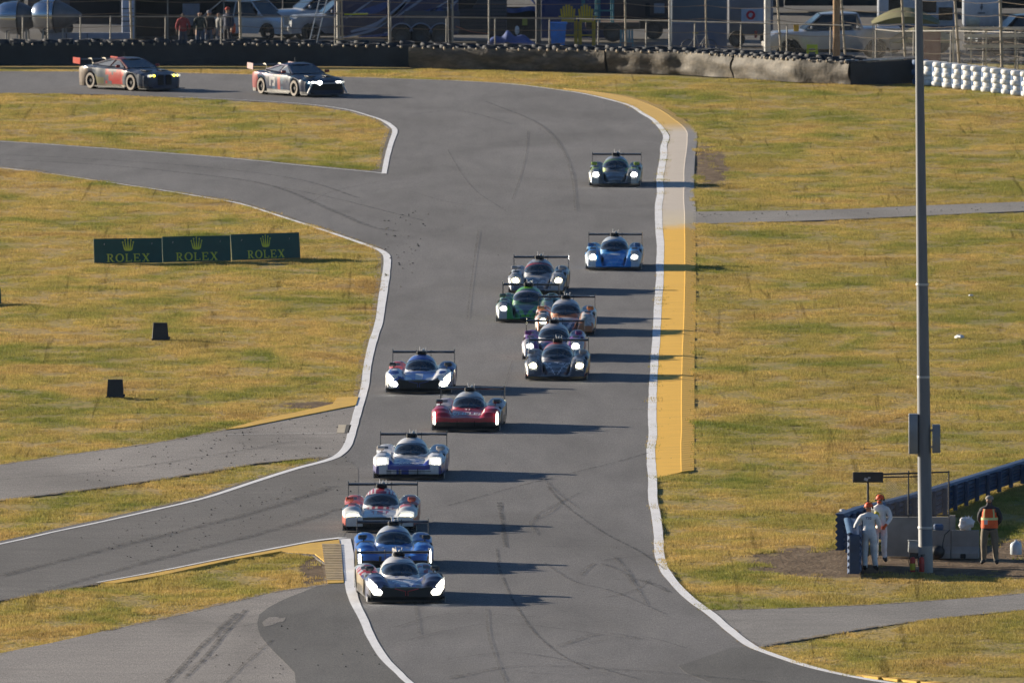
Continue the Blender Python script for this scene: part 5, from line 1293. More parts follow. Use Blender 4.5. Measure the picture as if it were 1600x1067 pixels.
for i in range(24):
    t_ = i/23*(len(P_)-1); a = int(min(t_, len(P_)-2)); p = P_[a].lerp(P_[a+1], t_-a); h = np.interp(t_, range(8), [1.02, 1.0, .92, .85, .75, .62, .58, .55])
    MB().box((0, 0, h/2-.02), (.12, .18, h-.04), bev=.015).build('post', m_navy, gr_, loc=p+Vector((.19, 0, 0)))
s0 = G(1335, 900); s1 = Vector((s0.x+.10, s0.y+5.5, 0))
rail2, _ = corr_rail([s0, s0.lerp(s1, .33), s0.lerp(s1, .66), s1], [1.08, 1.10, 1.12, 1.16], 'guardrail', 'short blue corrugated rail section end-on beside the white clad marshals', .30)
MB().box((.0, -.02, .56), (.27, .03, 1.0), bev=.01).build('end_plate', m_navy, rail2)
MB().grid(lambda u, v: Vector((-.19+.16*u, 5.4*v, 1.10+.06*v+.03*math.sin(u*3.1))), 4, 8).build('top_cap', m_navy_l, rail2, smooth='all')  # top strip coloured paler than the rail to paint in its lit edge
MB().box((.02, 2.6, .5), (.1, .1, 1.0)).build('post', m_navy, rail2)

# ------------------------------------------------------------------ trackside advertising boards
m_green = M('board_green', (.010, .075, .065), .6, var=.12); m_gold = M('board_gold', (.68, .70, .06), .6, var=.05); m_edge = M('board_edge', (.10, .16, .12), .6)
def P2(mb, pts, y=-.012): mb.prism([(x, y, z) for x, z in pts], (0, .006, 0))
def glyph(mb, ch, x, w_, h, z):
    R_ = lambda a, b_, c, d: P2(mb, [(x+a*w_, z+b_*h), (x+c*w_, z+b_*h), (x+c*w_, z+d*h), (x+a*w_, z+d*h)])
    def arc(cx, cz, rx, rz, a0, a1, tx=.17, tz=.07, n=14):
        for i in range(n):
            t0_, t1_ = a0+(a1-a0)*i/n, a0+(a1-a0)*(i+1)/n
            P2(mb, [(x+(cx+rx*math.cos(t0_))*w_, z+(cz+rz*math.sin(t0_))*h), (x+(cx+rx*math.cos(t1_))*w_, z+(cz+rz*math.sin(t1_))*h), (x+(cx+(rx-tx)*math.cos(t1_))*w_, z+(cz+(rz-tz)*math.sin(t1_))*h), (x+(cx+(rx-tx)*math.cos(t0_))*w_, z+(cz+(rz-tz)*math.sin(t0_))*h)])
    if ch == 'O': arc(.5, .5, .5, .52, 0, 2*math.pi, .18, .08, 22)
    if ch in 'RLE': R_(.12, 0, .30, 1); R_(0, 0, .42, .07); R_(0, .93, .42, 1)
    if ch == 'R': arc(.42, .73, .40, .27, -math.pi/2, math.pi/2, .17, .08); P2(mb, [(x+.38*w_, z+.48*h), (x+.56*w_, z+.48*h), (x+.95*w_, z), (x+.74*w_, z)]); R_(.70, 0, 1.02, .07)
    if ch == 'L': R_(.30, 0, .95, .08); R_(.86, 0, .96, .28)
    if ch == 'E': R_(.30, 0, .95, .08); R_(.86, 0, .96, .26); R_(.30, .92, .90, 1); R_(.82, .74, .91, 1); R_(.30, .47, .68, .55); R_(.62, .38, .69, .64)
    if ch == 'X': P2(mb, [(x+.08*w_, z+h), (x+.30*w_, z+h), (x+.94*w_, z), (x+.72*w_, z)]); P2(mb, [(x+.80*w_, z+h), (x+.90*w_, z+h), (x+.22*w_, z), (x+.12*w_, z)], -.014); [R_(a, b_, a+.34, b_+.07) for a, b_ in ((0, 0), (.62, 0), (.02, .93), (.62, .93))]
def banner(pA, pB, h, label, text=True):
    a, b_ = G(*pA), G(*pB); d = b_-a; ang = math.atan2(d.y, d.x); W_ = d.length; mid = (a+b_)/2
    r_ = thing('advert_board', label, 'advertising board', (mid.x, mid.y, 0), ang, 'green advertising boards on the left grass')
    bd = thing('panel', None, None); bpy.data.objects.remove(bd)
    p = MB().box((0, 0, h/2), (W_, .04, h), bev=.008).build('panel', m_green, r_); p.rotation_euler = (R(-6), 0, 0)
    MB().tube([(-W_/2, .02, 0), (-W_/2, .0, h+.01)], .014, 6).tube([(W_/2, .02, 0), (W_/2, .0, h+.01)], .014, 6)
    for sx in (-1, 1):
        MB().tube([(sx*W_/2, -.005, 0), (sx*W_/2, -.005, h)], .012, 6).build('edge_trim', m_edge, p); MB().tube([(sx*W_*.35, .02, h*.8), (sx*W_*.35, .50, 0)], .015, 6).build('prop', m_gal, r_)
    if not text: return
    mb = MB(); lw = [.24, .27, .22, .23, .26]; gap = .045; tot = sum(lw)+gap*4; x = -tot/2
    for ch, q in zip('ROLEX', lw): glyph(mb, ch, x, q, .27, .045); x += q+gap
    for i, v in enumerate(mb.v): mb.v[i] = (v[0]*1.08, v[1]-.014, v[2])
    o = mb.build('lettering', m_gold, p)
    o['kind'] = 'stuff' if False else 'part'; del o['kind']
    mb = MB(); z0 = .40
    mb.prism([(.13*math.cos(t_), -.028, z0+.045+.035*math.sin(t_)) for t_ in np.linspace(0, 2*math.pi, 15)[:-1]], (0, .006, 0))
    for i, (tx, tz) in enumerate(((-.235, .33), (-.13, .40), (0, .44), (.13, .40), (.235, .33))):
        bx_ = (i-2)*.058; mb.prism([(bx_-.030, -.029-.001*i, z0+.05), (bx_+.030, -.029-.001*i, z0+.05), (tx*.80+.006, -.029-.001*i, z0+tz-.03), (tx*.80-.006, -.029-.001*i, z0+tz-.03)], (0, .006, 0))
        mb.prism([(tx*.80+.024*math.cos(a_), -.036, z0+tz-.02+.024*math.sin(a_)) for a_ in np.linspace(0, 2*math.pi, 9)[:-1]], (0, .006, 0))
    mb.build('crown_emblem', m_gold, p)
banner((147.5, 412), (253.5, 410.5), .84, 'leftmost of three green boards with gold crown and ROLEX lettering')
banner((254.8, 410), (360.5, 408), .87, 'middle one of three green boards with gold crown and ROLEX lettering')
banner((362.5, 407), (469, 403.5), .88, 'rightmost of three green boards with gold crown and ROLEX lettering')
banner((-107, 478), (1.6, 474.5), .50, 'green board cut off by the left edge of the photo', False)
# ------------------------------------------------------------------ two low black marker boxes
def marker(px, py, w0, w1, h, label, rz):
    g_ = G(px, py); r_ = thing('marker_box', label, 'marker box', (g_.x, g_.y, 0), rz, 'black marker boxes on the left grass')
    m_ = M('marker_black', (.022, .026, .034), .65)
    MB().add([(-w0/2, -.10, 0), (w0/2, -.10, 0), (w0/2, .22, 0), (-w0/2, .22, 0), (-w1/2, -.02, h), (w1/2, -.02, h), (w1/2, .10, h), (-w1/2, .10, h)], [(3, 2, 1, 0), (4, 5, 6, 7), (0, 1, 5, 4), (1, 2, 6, 5), (2, 3, 7, 6), (3, 0, 4, 7)]).build('shell', m_, r_)
    MB().box((0, -.11, .03), (w0+.05, .06, .05), bev=.01).build('foot', m_, r_)
    MB().box((w0/2+.02, -.03, .08), (.06, .10, .07), bev=.015).build('handle', m_, r_)
marker(250.5, 531.5, .52, .44, .55, 'black marker box on the left grass, the farther one', R(4)); marker(180, 621.5, .50, .44, .55, 'black marker box on the left grass, the nearer one', R(-3))
# ------------------------------------------------------------------ far barrier: tyre wall faced with rubber belting
def zpx(px, py, Y): return PZ(px, py, Y)
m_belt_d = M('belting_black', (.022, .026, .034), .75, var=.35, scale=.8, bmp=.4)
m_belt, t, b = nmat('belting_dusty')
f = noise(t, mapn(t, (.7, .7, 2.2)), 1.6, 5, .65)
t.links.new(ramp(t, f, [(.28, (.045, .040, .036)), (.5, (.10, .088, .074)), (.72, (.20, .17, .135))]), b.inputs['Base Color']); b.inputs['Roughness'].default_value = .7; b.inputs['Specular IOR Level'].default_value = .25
bump(t, b, noise(t, mapn(t), 5, 4), .5, .05)
m_ty2 = M('tyre_old', (.028, .032, .042), .8, var=.4); m_bolt = M('bolt_tan', (.40, .32, .22), .7)
def ring(n=14, R0=.33, r=.10, hh=.10):
    mb = MB(); prof = [(R0-.12, -hh*.8), (R0-.02, -hh), (R0, -hh*.5), (R0, hh*.5), (R0-.02, hh), (R0-.12, hh*.8)]
    mb.lathe(prof, (0, 0, 0), n=n); return mb
ring_o = ring().build('tyre', m_ty2, None, smooth=True); ring_me = ring_o.data; bpy.data.objects.remove(ring_o)
ring_w = bpy.data.meshes.new_from_object(bpy.data.objects.new('tmp', ring_me)); ring_w.materials.clear(); ring_w.materials.append(M('tyre_white_paint', (.74, .74, .73), .7, var=.12, scale=6)); ring_w.name = 'painted_tyre'
_mb = MB(); _mb.lathe([(.2, -.08), (.27, -.095), (.315, -.082), (.33, -.04), (.33, .04), (.315, .082), (.27, .095), (.2, .08)], (0, 0, 0), n=16); _o = _mb.build('tyre', ring_w.materials[0], None, smooth='all'); ring_wr = _o.data; bpy.data.objects.remove(_o)
ring_b = ring_w.copy(); ring_b.materials.clear(); ring_b.materials.append(M('tyre_gap_shade', (.025, .085, .22), .7))  # navy colour for the shade in the gaps between white tyres
bolt_me = MB().ell((0, 0, 0), (.05, .05, .06), 6, 4).build('bolt', m_bolt, None).data; bpy.data.objects.remove(bpy.data.objects['bolt'])
def part(me, name, parent, loc, rz=0, sc=None, rx=0, ry=0):
    o = bpy.data.objects.new(name, me); COL.objects.link(o); o.parent = parent; o.location = loc; o.rotation_euler = (rx, ry, rz)
    if sc: o.scale = sc
    return o
def belt_wall(pts, hts, mat, label, bulge=.05, seed=0, tyres=True, name='tyre_wall', joints=()):
    W_ = Gp(pts); root = thing(name, label, 'tyre barrier', (W_[0].x, W_[0].y, 0)); W_ = [p-W_[0] for p in W_]
    d = [0]
    for i in range(1, len(W_)): d.append(d[-1]+(W_[i]-W_[i-1]).length)
    T = d[-1]
    def pt(s): 
        i = max(0, min(len(d)-2, int(np.searchsorted(d, s))-1)); u = (s-d[i])/(d[i+1]-d[i]); return W_[i].lerp(W_[i+1], u), (W_[i+1]-W_[i]).normalized()
    def ht(s): return float(np.interp(s, d, hts))
    cuts = [0]+[j*T for j in joints]+[T]
    for ci in range(len(cuts)-1):
        s0_, s1_ = cuts[ci]+(.06 if ci else 0), cuts[ci+1]-(.06 if ci < len(cuts)-2 else 0)
        mb = MB(); n_ = max(6, int((s1_-s0_)/.25))
        def f(u, v):
            s = s0_+(s1_-s0_)*u; p, dd = pt(s); n = Vector((dd.y, -dd.x, 0)); h = ht(s)
            bl = bulge*(mnoise.noise(Vector((s*.9+seed, v*1.6, 2)))*1.6+math.sin(math.pi*v)*1.0+.5*mnoise.noise(Vector((s*2.6, v*4, seed))))
            return p+n*bl+Vector((0, 0, .02+h*v))
        mb.grid(f, n_, 9); mb.build('belt', mat, root, smooth='all')
        mb = MB(); mb.grid(lambda u, v: (lambda q: q[0]+Vector((-q[1].y, q[1].x, 0))*(.02+1.25*v)+Vector((0, 0, ht(s0_+(s1_-s0_)*u)-.12)))(pt(s0_+(s1_-s0_)*u)), n_, 1); mb.build('tyre_stack_top', m_ty2, root)
    mb = MB(); mb.grid(lambda u, v: (lambda q: q[0]+Vector((-q[1].y, q[1].x, 0))*.16+Vector((0, 0, (ht(T*u)-.03)*v)))(pt(T*u)), 60, 1); mb.build('backing', m_ty2, root)  # added dark sheet that keeps lit ground out of the belt joints
    if tyres:
        k = 0; s = .3; rr = random.Random(seed)
        while s < T-.2:
            p, dd = pt(s); n = Vector((-dd.y, dd.x, 0))
            for q in range(2):
                part(ring_me, 'tyre', root, p+n*(.36+.62*q)+Vector((rr.uniform(-.05, .05), rr.uniform(-.05, .05), ht(s)+rr.uniform(-.03, .05)+.06*q)), rr.uniform(0, 6), rx=rr.uniform(-.12, .12), ry=rr.uniform(-.12, .12))
            s += .68
        s = .2
        while s < T:
            p, dd = pt(s); n = Vector((dd.y, -dd.x, 0)); part(bolt_me, 'bolt', root, p+n*.06+Vector((0, 0, ht(s)+.01)), sc=(rr.uniform(.7, 1.3),)*3); s += .46+rr.uniform(-.06, .1)
    return root, pt, T
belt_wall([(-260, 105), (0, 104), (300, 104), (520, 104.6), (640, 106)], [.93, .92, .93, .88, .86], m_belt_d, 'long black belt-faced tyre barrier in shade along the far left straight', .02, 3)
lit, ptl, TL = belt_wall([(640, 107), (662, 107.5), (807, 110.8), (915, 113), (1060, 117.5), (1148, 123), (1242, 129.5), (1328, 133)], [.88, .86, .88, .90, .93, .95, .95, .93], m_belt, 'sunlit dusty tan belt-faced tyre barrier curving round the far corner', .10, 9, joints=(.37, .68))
e0, e1 = G(1329, 133), G(1432, 131)
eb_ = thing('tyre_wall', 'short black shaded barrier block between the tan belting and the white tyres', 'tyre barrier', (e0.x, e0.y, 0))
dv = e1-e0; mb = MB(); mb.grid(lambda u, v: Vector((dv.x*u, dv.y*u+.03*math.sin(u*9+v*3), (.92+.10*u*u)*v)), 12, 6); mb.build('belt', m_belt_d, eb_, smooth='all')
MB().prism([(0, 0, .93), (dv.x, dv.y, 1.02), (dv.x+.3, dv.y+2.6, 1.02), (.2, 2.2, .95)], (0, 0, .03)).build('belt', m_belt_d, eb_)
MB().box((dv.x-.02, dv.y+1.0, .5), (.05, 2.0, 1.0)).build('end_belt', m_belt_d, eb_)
MB().tube([(-.2, .6, 1.0), (.6, .8, .98), (1.5, .7, 1.03)], .03, 6).tube([(1.2, .5, 1.0), (2.2, .6, 1.06)], .02, 6).build('white_hose', M('hose_white', (.6, .6, .58), .6), eb_)
# white painted tyres to the right, shade of the gaps coloured in blue
wt = thing('painted_tyre_wall', 'white painted tyre wall with shade-blue gaps at the upper right', 'tyre barrier', tuple(G(1440, 132)))
base = [(1436, 131.5), (1600, 149.5), (1760, 168)]
for i in range(20):
    px = 1440+i*15.4; py = np.interp(px, [q[0] for q in base], [q[1] for q in base]); g_ = G(px, py)-wt.location
    for k in range(5):
        blue = i < 1 or (k+i*2) % 9 == 4 and False  # first column takes the blue shade colour beside the black block
        part(ring_b if blue else ring_wr, 'tyre', wt, (g_.x+random.uniform(-.02, .02)+(.04 if k % 2 else -.04), g_.y+random.uniform(-.03, .03), .10+.20*k), random.uniform(0, 6), sc=(1.12, 1.0, 1.10))
    if i:  MB().lathe([(.26, .0), (.28, .03), (.28, .88), (.26, .90)], (0, 0, 0), n=14).build('gap_shade_core', ring_b.materials[0], wt, smooth=True, loc=(g_.x-.10, g_.y+.28, .02))
# ------------------------------------------------------------------ paddock ground
m_pad = asphalt('paddock_concrete', .10, (1.05, 1, .94))
sheet('paddock', [Vector((-60, G(0, 84).y, 0)), Vector((-8, G(0, 84).y, 0)), Vector((20, G(0, 98).y, 0)), Vector((60, G(0, 112).y, 0)), Vector((60, 1050, 0)), Vector((-60, 1050, 0))], -.02, m_pad)
# ------------------------------------------------------------------ fences
m_post = M('fence_post', (.30, .29, .27), .6, .3); m_post_t = M('fence_post_tan', (.38, .32, .24), .6); m_wire2 = M('fence_wire', (.26, .25, .24), .55, .4); m_post_d = M('post_dark', (.04, .045, .055), .8); m_cable = M('fence_cable', (.24, .19, .14), .6, .3)
def fline(px): return np.interp(px, [-300, 0, 640, 900, 1330, 1600, 1900], [89, 89, 90, 93, 104, 116, 132])
def fp(px, dz=0): p = G(px, float(fline(px))); p.z = dz; return p
fx_ = [-300, 0, 300, 640, 900, 1100, 1330, 1600, 1800]
o0 = fp(-300)
low = thing('chain_link_fence', 'low galvanised chain-link fence with a top rail behind the far tyre barrier', 'fence', tuple(o0))
Hf = 1.72
rl = [fp(x, Hf)-o0 for x in fx_]
MB().tube(rl[:7], .028, 6).build('top_rail', m_post, low); MB().tube([fp(1368, 1.60)-o0, fp(1400, 1.55)-o0, fp(1480, 1.66)-o0, fp(1600, 1.72)-o0, fp(1800, 1.72)-o0], .032, 6).build('top_rail', m_post, low)
for px in (-60, 35, 125, 172, 258, 345, 440, 523, 610, 697, 773, 858, 934, 1009, 1085, 1157, 1229, 1297, 1368, 1427, 1485, 1536, 1590):
    p = fp(px)-o0; MB().tube([p, p+Vector((.02, 0, Hf+.03))], .032, 7).build('post', m_post, low)
mb = MB(); st = .075; 
for i in range(len(fx_)-1):
    a, b_ = fp(fx_[i])-o0, fp(fx_[i+1])-o0; L_ = (b_-a).length; d = (b_-a)/L_; n_ = int(L_/st)
    for k in range(n_):
        for sg in (0, 1):
            p0 = a+d*(k*st); z0, z1 = (0.05, Hf) if sg == 0 else (Hf, .05)
            p1 = p0+d*1.6; 
            if (k*st+1.6) > L_: p1 = b_; f_ = (L_-k*st)/1.6; z1 = z0+(z1-z0)*f_
            A3, B3 = p0+Vector((0, 0, z0)), p1+Vector((0, 0, z1)); mb.add([A3-Vector((0, 0, .0022)), A3+Vector((0, 0, .0022)), B3+Vector((0, 0, .0022)), B3-Vector((0, 0, .0022)), A3+Vector((0, .003, 0)), B3+Vector((0, .003, 0))], [(0, 1, 2, 3), (1, 4, 5, 2)])
o = mb.build('chain_link', m_wire2, low, recalc=False); o['kind'] = 'stuff'
# tall debris fence: posts lean a little, cables sag between them
def fp2(px, dz=0): p = G(px, float(fline(px))+5); p.z = dz; return p
o1 = fp2(-300); deb = thing('debris_fence', 'tall debris fence of leaning steel posts and sagging cables', 'fence', tuple(o1))
tp = [(-120, m_post, .05, 0), (75, m_post, .03, 0), (207, m_post_t, .05, -.05), (377, m_post_t, .055, -.04), (529, m_post, .075, -.01), (536, m_post_t, .04, -.04), (609, m_post, .045, -.02), (703, m_post_d, .07, -.02), (707, m_post, .04, 0), (764, m_post, .035, 0), (978, m_post_t, .04, -.02), (1047, M('post_bright', (.5, .48, .45), .5), .05, -.01), (1104, m_post_t, .035, -.02), (1222, m_post_t, .045, -.10), (1322, m_post_t, .045, -.10), (1416, m_post_t, .05, -.09), (1500, m_post_t, .055, -.10), (1566, m_post_t, .06, -.04), (1700, m_post_t, .06, -.04)]
cabp = []
for px, m_, r_, ln in tp:
    p = fp2(px)-o1; MB().tube([p, p+Vector((ln*3.2, 0, 4.6))], r_, 8).build('post', m_, deb)
    if m_ in (m_post_t,) or px in (-120, 529): 
        cabp.append((p, ln))
        for q in range(7): MB().box(p+Vector((ln*3.2*(.35+.55*q)/4.6, -.02, .35+.55*q)), (r_*3.2, r_*2, .06)).build('clamp', m_post_t, deb)
for q in range(8):
    for i in range(len(cabp)-1):
        (a, la), (b_, lb) = cabp[i], cabp[i+1]; z = .35+.55*q; A3 = a+Vector((la*3.2*z/4.6, 0, z)); B3 = b_+Vector((lb*3.2*z/4.6, 0, z)); 
        MB().tube([A3.lerp(B3, u)-Vector((0, 0, .10*(1-(2*u-1)**2))) for u in (0, .25, .5, .75, 1)], .010, 4, cap=False).build('cable', m_cable, deb)
# single tall posts
def tallpost(px, py, r_, mat, name, label, cat, h=9, rr2=None):
    p = G(px, py); o = MB().lathe([(r_, -.1), (r_, 0), (rr2 or r_*.9, h)], (0, 0, 0), n=14).build(name, mat, None, smooth=True, loc=(p.x, p.y, 0)); tag(o, label, cat)
tallpost(1199, 98, .14, M('white_pole', (.55, .55, .55), .5), 'white_pole', 'thick white metal pole behind the tan barrier, left of the silver pickup', 'pole')
tallpost(1307, 103, .155, M('timber_pole', (.33, .22, .13), .9, scale=4), 'timber_pole', 'brown timber utility pole in front of the silver pickup', 'pole')
tallpost(841, 86, .12, m_post_d, 'dark_pole', 'dark shaded pole at the right end of the blue canopy', 'pole')
tallpost(33.5, 70, .10, M('trunk_dark', (.05, .04, .03), .9), 'palm_trunk', 'dark slim trunk rising behind the silver tanks', 'trunk')
MB_ = None
# ------------------------------------------------------------------ helpers for the paddock
def base_at(px, py): g_ = G(px, py); return g_, FPX/g_.y
def panel_thing(name, label, cat, x0, x1, py, h, depth, mat, z0=0.0, rz=0, group=None):
    """a closed box body standing at the pixel base line"""
    g0, s_ = base_at((x0+x1)/2, py); w_ = (x1-x0)/s_
    r_ = thing(name, label, cat, (g0.x, g0.y, 0), rz, group)
    MB().box((0, depth/2, z0+(h-z0)/2), (w_, depth, h-z0), bev=.04).build('body', mat, r_, smooth=True)
    return r_, w_, s_
def wheels(root, xs, y, r_, w_=.25, dark=True):
    for x in xs:
        wh = MB().lathe([(r_*.6, -w_/2), (r_*.95, -w_/2), (r_, -w_*.3), (r_, w_*.3), (r_*.95, w_/2), (r_*.6, w_/2)], (0, 0, 0), 'Y', 18).build('wheel', m_tyre, root, smooth=True, loc=(x, y, r_))
        MB().lathe([(.001, -w_*.35), (r_*.25, -w_*.42), (r_*.62, -w_*.45), (r_*.62, -w_*.2)], (0, 0, 0), 'Y', 14).build('rim', m_rim, wh, smooth=True)
m_dkg = M('trailer_grey', (.085, .088, .11), .6, scale=.5); m_dk = M('interior_dark', (.018, .020, .026), .9); m_wht = M('vehicle_white', (.58, .60, .64), .4, coat=.5, var=.06); m_slv = M('vehicle_silver', (.36, .39, .45), .35, .3, coat=.5, var=.08)
m_win = M('vehicle_glass', (.02, .025, .03), .15, var=.4)
# polished tanks
def tank(px, py, label, sc=1.0, rz=0):
    g_, s_ = base_at(px, py); r_ = thing('silver_tank', label, 'tank', (g_.x, g_.y, 0), rz, 'polished silver tanks behind the far left barrier')
    m_ch = M('polished_steel', (.62, .64, .68), .22, 1.0, var=.05, bmp=.05)
    MB().lathe([(.001, -1.15), (.25, -1.12), (.50, -.95), (.66, -.65), (.72, -.25), (.71, .0)], (0, 0, 1.35*sc), 'X', 28, sc=(1, 1)).build('nose_shell', m_ch, r_, smooth='all')
    MB().lathe([(.71, .0), (.55, .35), (.34, .75), (.12, 1.1), (.001, 1.12)], (0, 0, 1.35*sc), 'X', 28).build('tail_cone', M('cone_shade', (.16, .16, .17), .5, .5), r_, smooth='all')  # cone coloured dark grey to paint in the shadow on its right end
    MB().lathe([(.72, -.03), (.745, -.02), (.745, .03), (.72, .04)], (0, 0, 1.35*sc), 'X', 28).build('joint_ring', m_blackp, r_, smooth=True)
    for x, y in ((-.5, -.3), (.35, -.3), (-.5, .3), (.35, .3)): MB().tube([(x, y, .9), (x*1.1, y*1.3, 0)], .04, 6).build('leg', m_post, r_)
    MB().box((0, -.70, 1.2), (.10, .06, .16), bev=.02).build('latch', m_blackp, r_)
tank(30, 76, 'polished silver bullet-shaped tank at the far left, mirror nose to the left', .98, R(-8)); tank(88, 77, 'second polished silver tank, right beside the first, with shade-grey cone tail', 1.06, R(-12))
r_, w_, s_ = panel_thing('box_trailer', 'dull grey box trailer behind the polished tanks', 'trailer', 42, 190, 56, 3.6, 2.4, m_dkg, .5)
MB().box((.9, -.03, 1.25), (2.2, .05, .95)).build('awning_opening', m_dk, r_); MB().box((1.2, -.03, 2.35), (1.6, .05, .05)).build('trim', m_post, r_); wheels(r_, (-1.2, -.4), 0.0, .36)
r_, w_, s_ = panel_thing('low_wall', 'pale grey low concrete wall right of the polished tanks', 'wall', 74, 206, 77, .70, .35, M('pale_wall', (.26, .28, .34), .9, scale=1))
for x in (-1.0, -.1, .9): MB().box((x, -.012, .35), (.025, .02, .66)).build('joint', m_dk, r_)
r_, w_, s_ = panel_thing('white_cabinet', 'tall pale blue-white cabinet left of the dark tent', 'cabinet', 190, 209, 66, 2.9, .5, M('cabinet_white', (.42, .48, .62), .6), .0)
for z in (.9, 1.45, 2.0): MB().box((0, -.01, z), (.5, .03, .035)).build('shelf_gap', m_dk, r_)
# tan awning top-left
g_, s_ = base_at(2, 60); o = thing('awning', 'sunlit tan awning in the top left corner', 'awning', (g_.x, g_.y, 0)); MB().prism([(-2, 0, 1.75), (.75, 0, 1.85), (.75, 0, 2.6), (-2, 0, 2.5)], (0, .08, 0)).build('cloth', M('cloth_tan', (.50, .36, .22), .9), o); MB().tube([(.7, 0, 0), (.7, 0, 1.9)], .03, 6).build('pole', m_post, o)
# dark open tent
g_, s_ = base_at(280, 62); tt = thing('dark_tent', 'dark open-sided tent behind the group of spectators', 'tent', (g_.x, g_.y, 0))
MB().box((0, 3.0, 1.6), (3.9, .05, 3.2)).build('back_wall', m_dk, tt); MB().box((-1.95, 1.5, 1.6), (.04, 3, 3.2)).build('side_wall', m_dk, tt)
MB().add([(-2, 0, 2.5), (2, 0, 2.5), (2, 3, 2.5), (-2, 3, 2.5), (0, 1.5, 3.5)], [(0, 1, 4), (1, 2, 4), (2, 3, 4), (3, 0, 4), (3, 2, 1, 0)]).build('canopy', M('canopy_dark', (.05, .055, .07), .9), tt)
for x in (-1.95, -.5, 1.95): MB().tube([(x, 0, 0), (x, 0, 2.5)], .03, 6).build('pole', m_post, tt)
MB().prism([(.10, 2.9, .5), (.85, 2.9, .5), (.85, 2.9, 1.45), (.10, 2.9, 1.45)], (0, .03, 0)).build('white_sheet', M('sheet_white', (.34, .38, .50), .8), tt)
MB().box((-1.0, 2.9, 2.3), (1.6, .05, .9)).build('grey_panel', M('panel_grey', (.10, .10, .10), .8), tt)
# spectators
def spec(px, py, top, legs, label, rz=0, hat=None, skin=m_skin, H=1.7, J=None):
    p = at(px, py); q = make_person(label, p, rz, [skin, top, legs, m_boot, skin], J=J, H=H, group='spectators behind the far fence', fingers=True, sub=1)
    if hat: cap_on(q, hat, True)
    return q
c_ = lambda n, *c: M(n, c, .85)
m_skd = M('skin_dark', (.10, .06, .04), .6)
spec(286, 80, c_('red_sweater', .30, .02, .03), c_('jeans_dark', .05, .06, .10), 'spectator in a red sweater before the white sheet', 0, None, m_skd, 1.66, dict(elL=(-.30, -.02, 1.14), elR=(.30, -.02, 1.14)))
spec(312, 80, c_('dark_green_top', .035, .045, .04), c_('jeans_blue', .07, .10, .16), 'bare-headed spectator in a dark green top right of the red sweater', R(20))
spec(327, 79, c_('black_top', .02, .02, .025), c_('jeans_blue'), 'spectator in black between the green top and the grey hoodie', R(-20), c_('cap_grey', .2, .2, .22))
spec(342, 81, c_('grey_hoodie', .17, .17, .17), c_('grey_trousers', .12, .13, .17), 'spectator in a long grey hoodie facing left', R(-70), None)
sp_ = spec(356, 79, c_('navy_top', .03, .04, .08), c_('trousers_dark', .03, .03, .04), 'spectator in navy carrying an orange bag', R(-40), c_('cap_red', .4, .05, .03), H=1.85)
o = MB().box((0, 0, 0), (.30, .16, .42), bev=.06).build('orange_bag', c_('bag_orange', .70, .09, .02), None, smooth=True, loc=(G(363, 78).x, G(363, 78).y, .92)); tag(o, 'bright orange bag hanging at the navy spectator\'s side', 'bag')
# vehicles
def wagon(px, py, rz, mat, label, style='suv', group='vehicles parked in the paddock'):
    g_, s_ = base_at(px, py); r_ = thing('parked_car' if style != 'pickup' else 'pickup_truck', label, 'car' if style != 'pickup' else 'pickup truck', (g_.x, g_.y, 0), rz, group)
    if style == 'pickup':
        prof = [(-2.9, .60, .84), (-2.82, 1.08, .95), (-2.5, 1.20, 1.0), (-1.5, 1.24, 1.0), (-1.3, 1.27, 1.0), (1.1, 1.30, 1.0), (1.2, 1.38, 1.0), (2.75, 1.38, 1.0), (2.85, 1.2, .98)]
        body = loft_car(r_, 'body', prof, 1, mat, ((-1.95, .47), (1.75, .47)), .42, wr=.4)
        cabin(r_, [(-1.35, 1.26, .90), (-.60, 1.90, .74), (.95, 1.92, .74), (1.15, 1.30, .88)], mat, m_win)
        wr2 = .42; ax = (-1.95, 1.75)
        for sg in (-1, 1): MB().box((sg*.93, 2.84, 1.15), (.14, .06, .34), bev=.02).build('tail_lamp', c_('lamp_red', .30, .02, .02), r_)
        MB().box((0, -2.92, .62), (1.8, .12, .22), bev=.04).build('bumper', M('chrome_bumper', (.6, .58, .55), .3, .6), r_); MB().box((0, -2.88, .95), (1.3, .06, .36), bev=.03).build('grille', M('chrome_grille', (.45, .43, .4), .3, .5), r_)
    else:
        z = .82 if style == 'suv' else .72
        prof = [(-2.3, .50, .75), (-2.22, z, .88), (-1.8, z+.08, .93), (-1.1, z+.16, .94), (1.6, z+.18, .94), (2.2, z+.14, .90), (2.3, .6, .85)]
        body = loft_car(r_, 'body', prof, 1, mat, ((-1.42, .38), (1.38, .38)), .24)
        tz = 1.62 if style == 'suv' else 1.42
        cabin(r_, [(-1.15, z+.14, .84), (-.45, tz, .66), (1.1, tz, .66), (1.9, z+.17, .80)], mat, m_win); wr2 = .34; ax = (-1.42, 1.38)
        MB().box((0, -2.27, .45), (1.6, .08, .2), bev=.03).build('bumper', m_blackp, r_)
    for sg in (-1, 1):
        for y in ax: make_wheel(sg*.84, y, wr2, .24, sg, r_, n=16, spokes=7)
        MB().box((sg*.68, prof[1][0]-.02, prof[1][1]-.20), (.30, .08, .16), bev=.03).build('headlamp', m_lens, r_)
        MB().box((sg*1.02, -1.05, prof[3][1]+.12), (.16, .09, .15), bev=.03).build('mirror', mat, r_)
        for y in (-.35, .55): MB().box((sg*.955, y+.3, prof[3][1]-.14), (.03, .16, .03)).build('door_handle', m_blackp, r_)
    MB().box((0, 0, .42), (1.6, 4.2, .25)).build('underbody', m_blackp, r_)
    return r_
wagon(392, 60, R(58), m_wht, 'white family car parked right of the spectators, nose pointing right', 'suv')
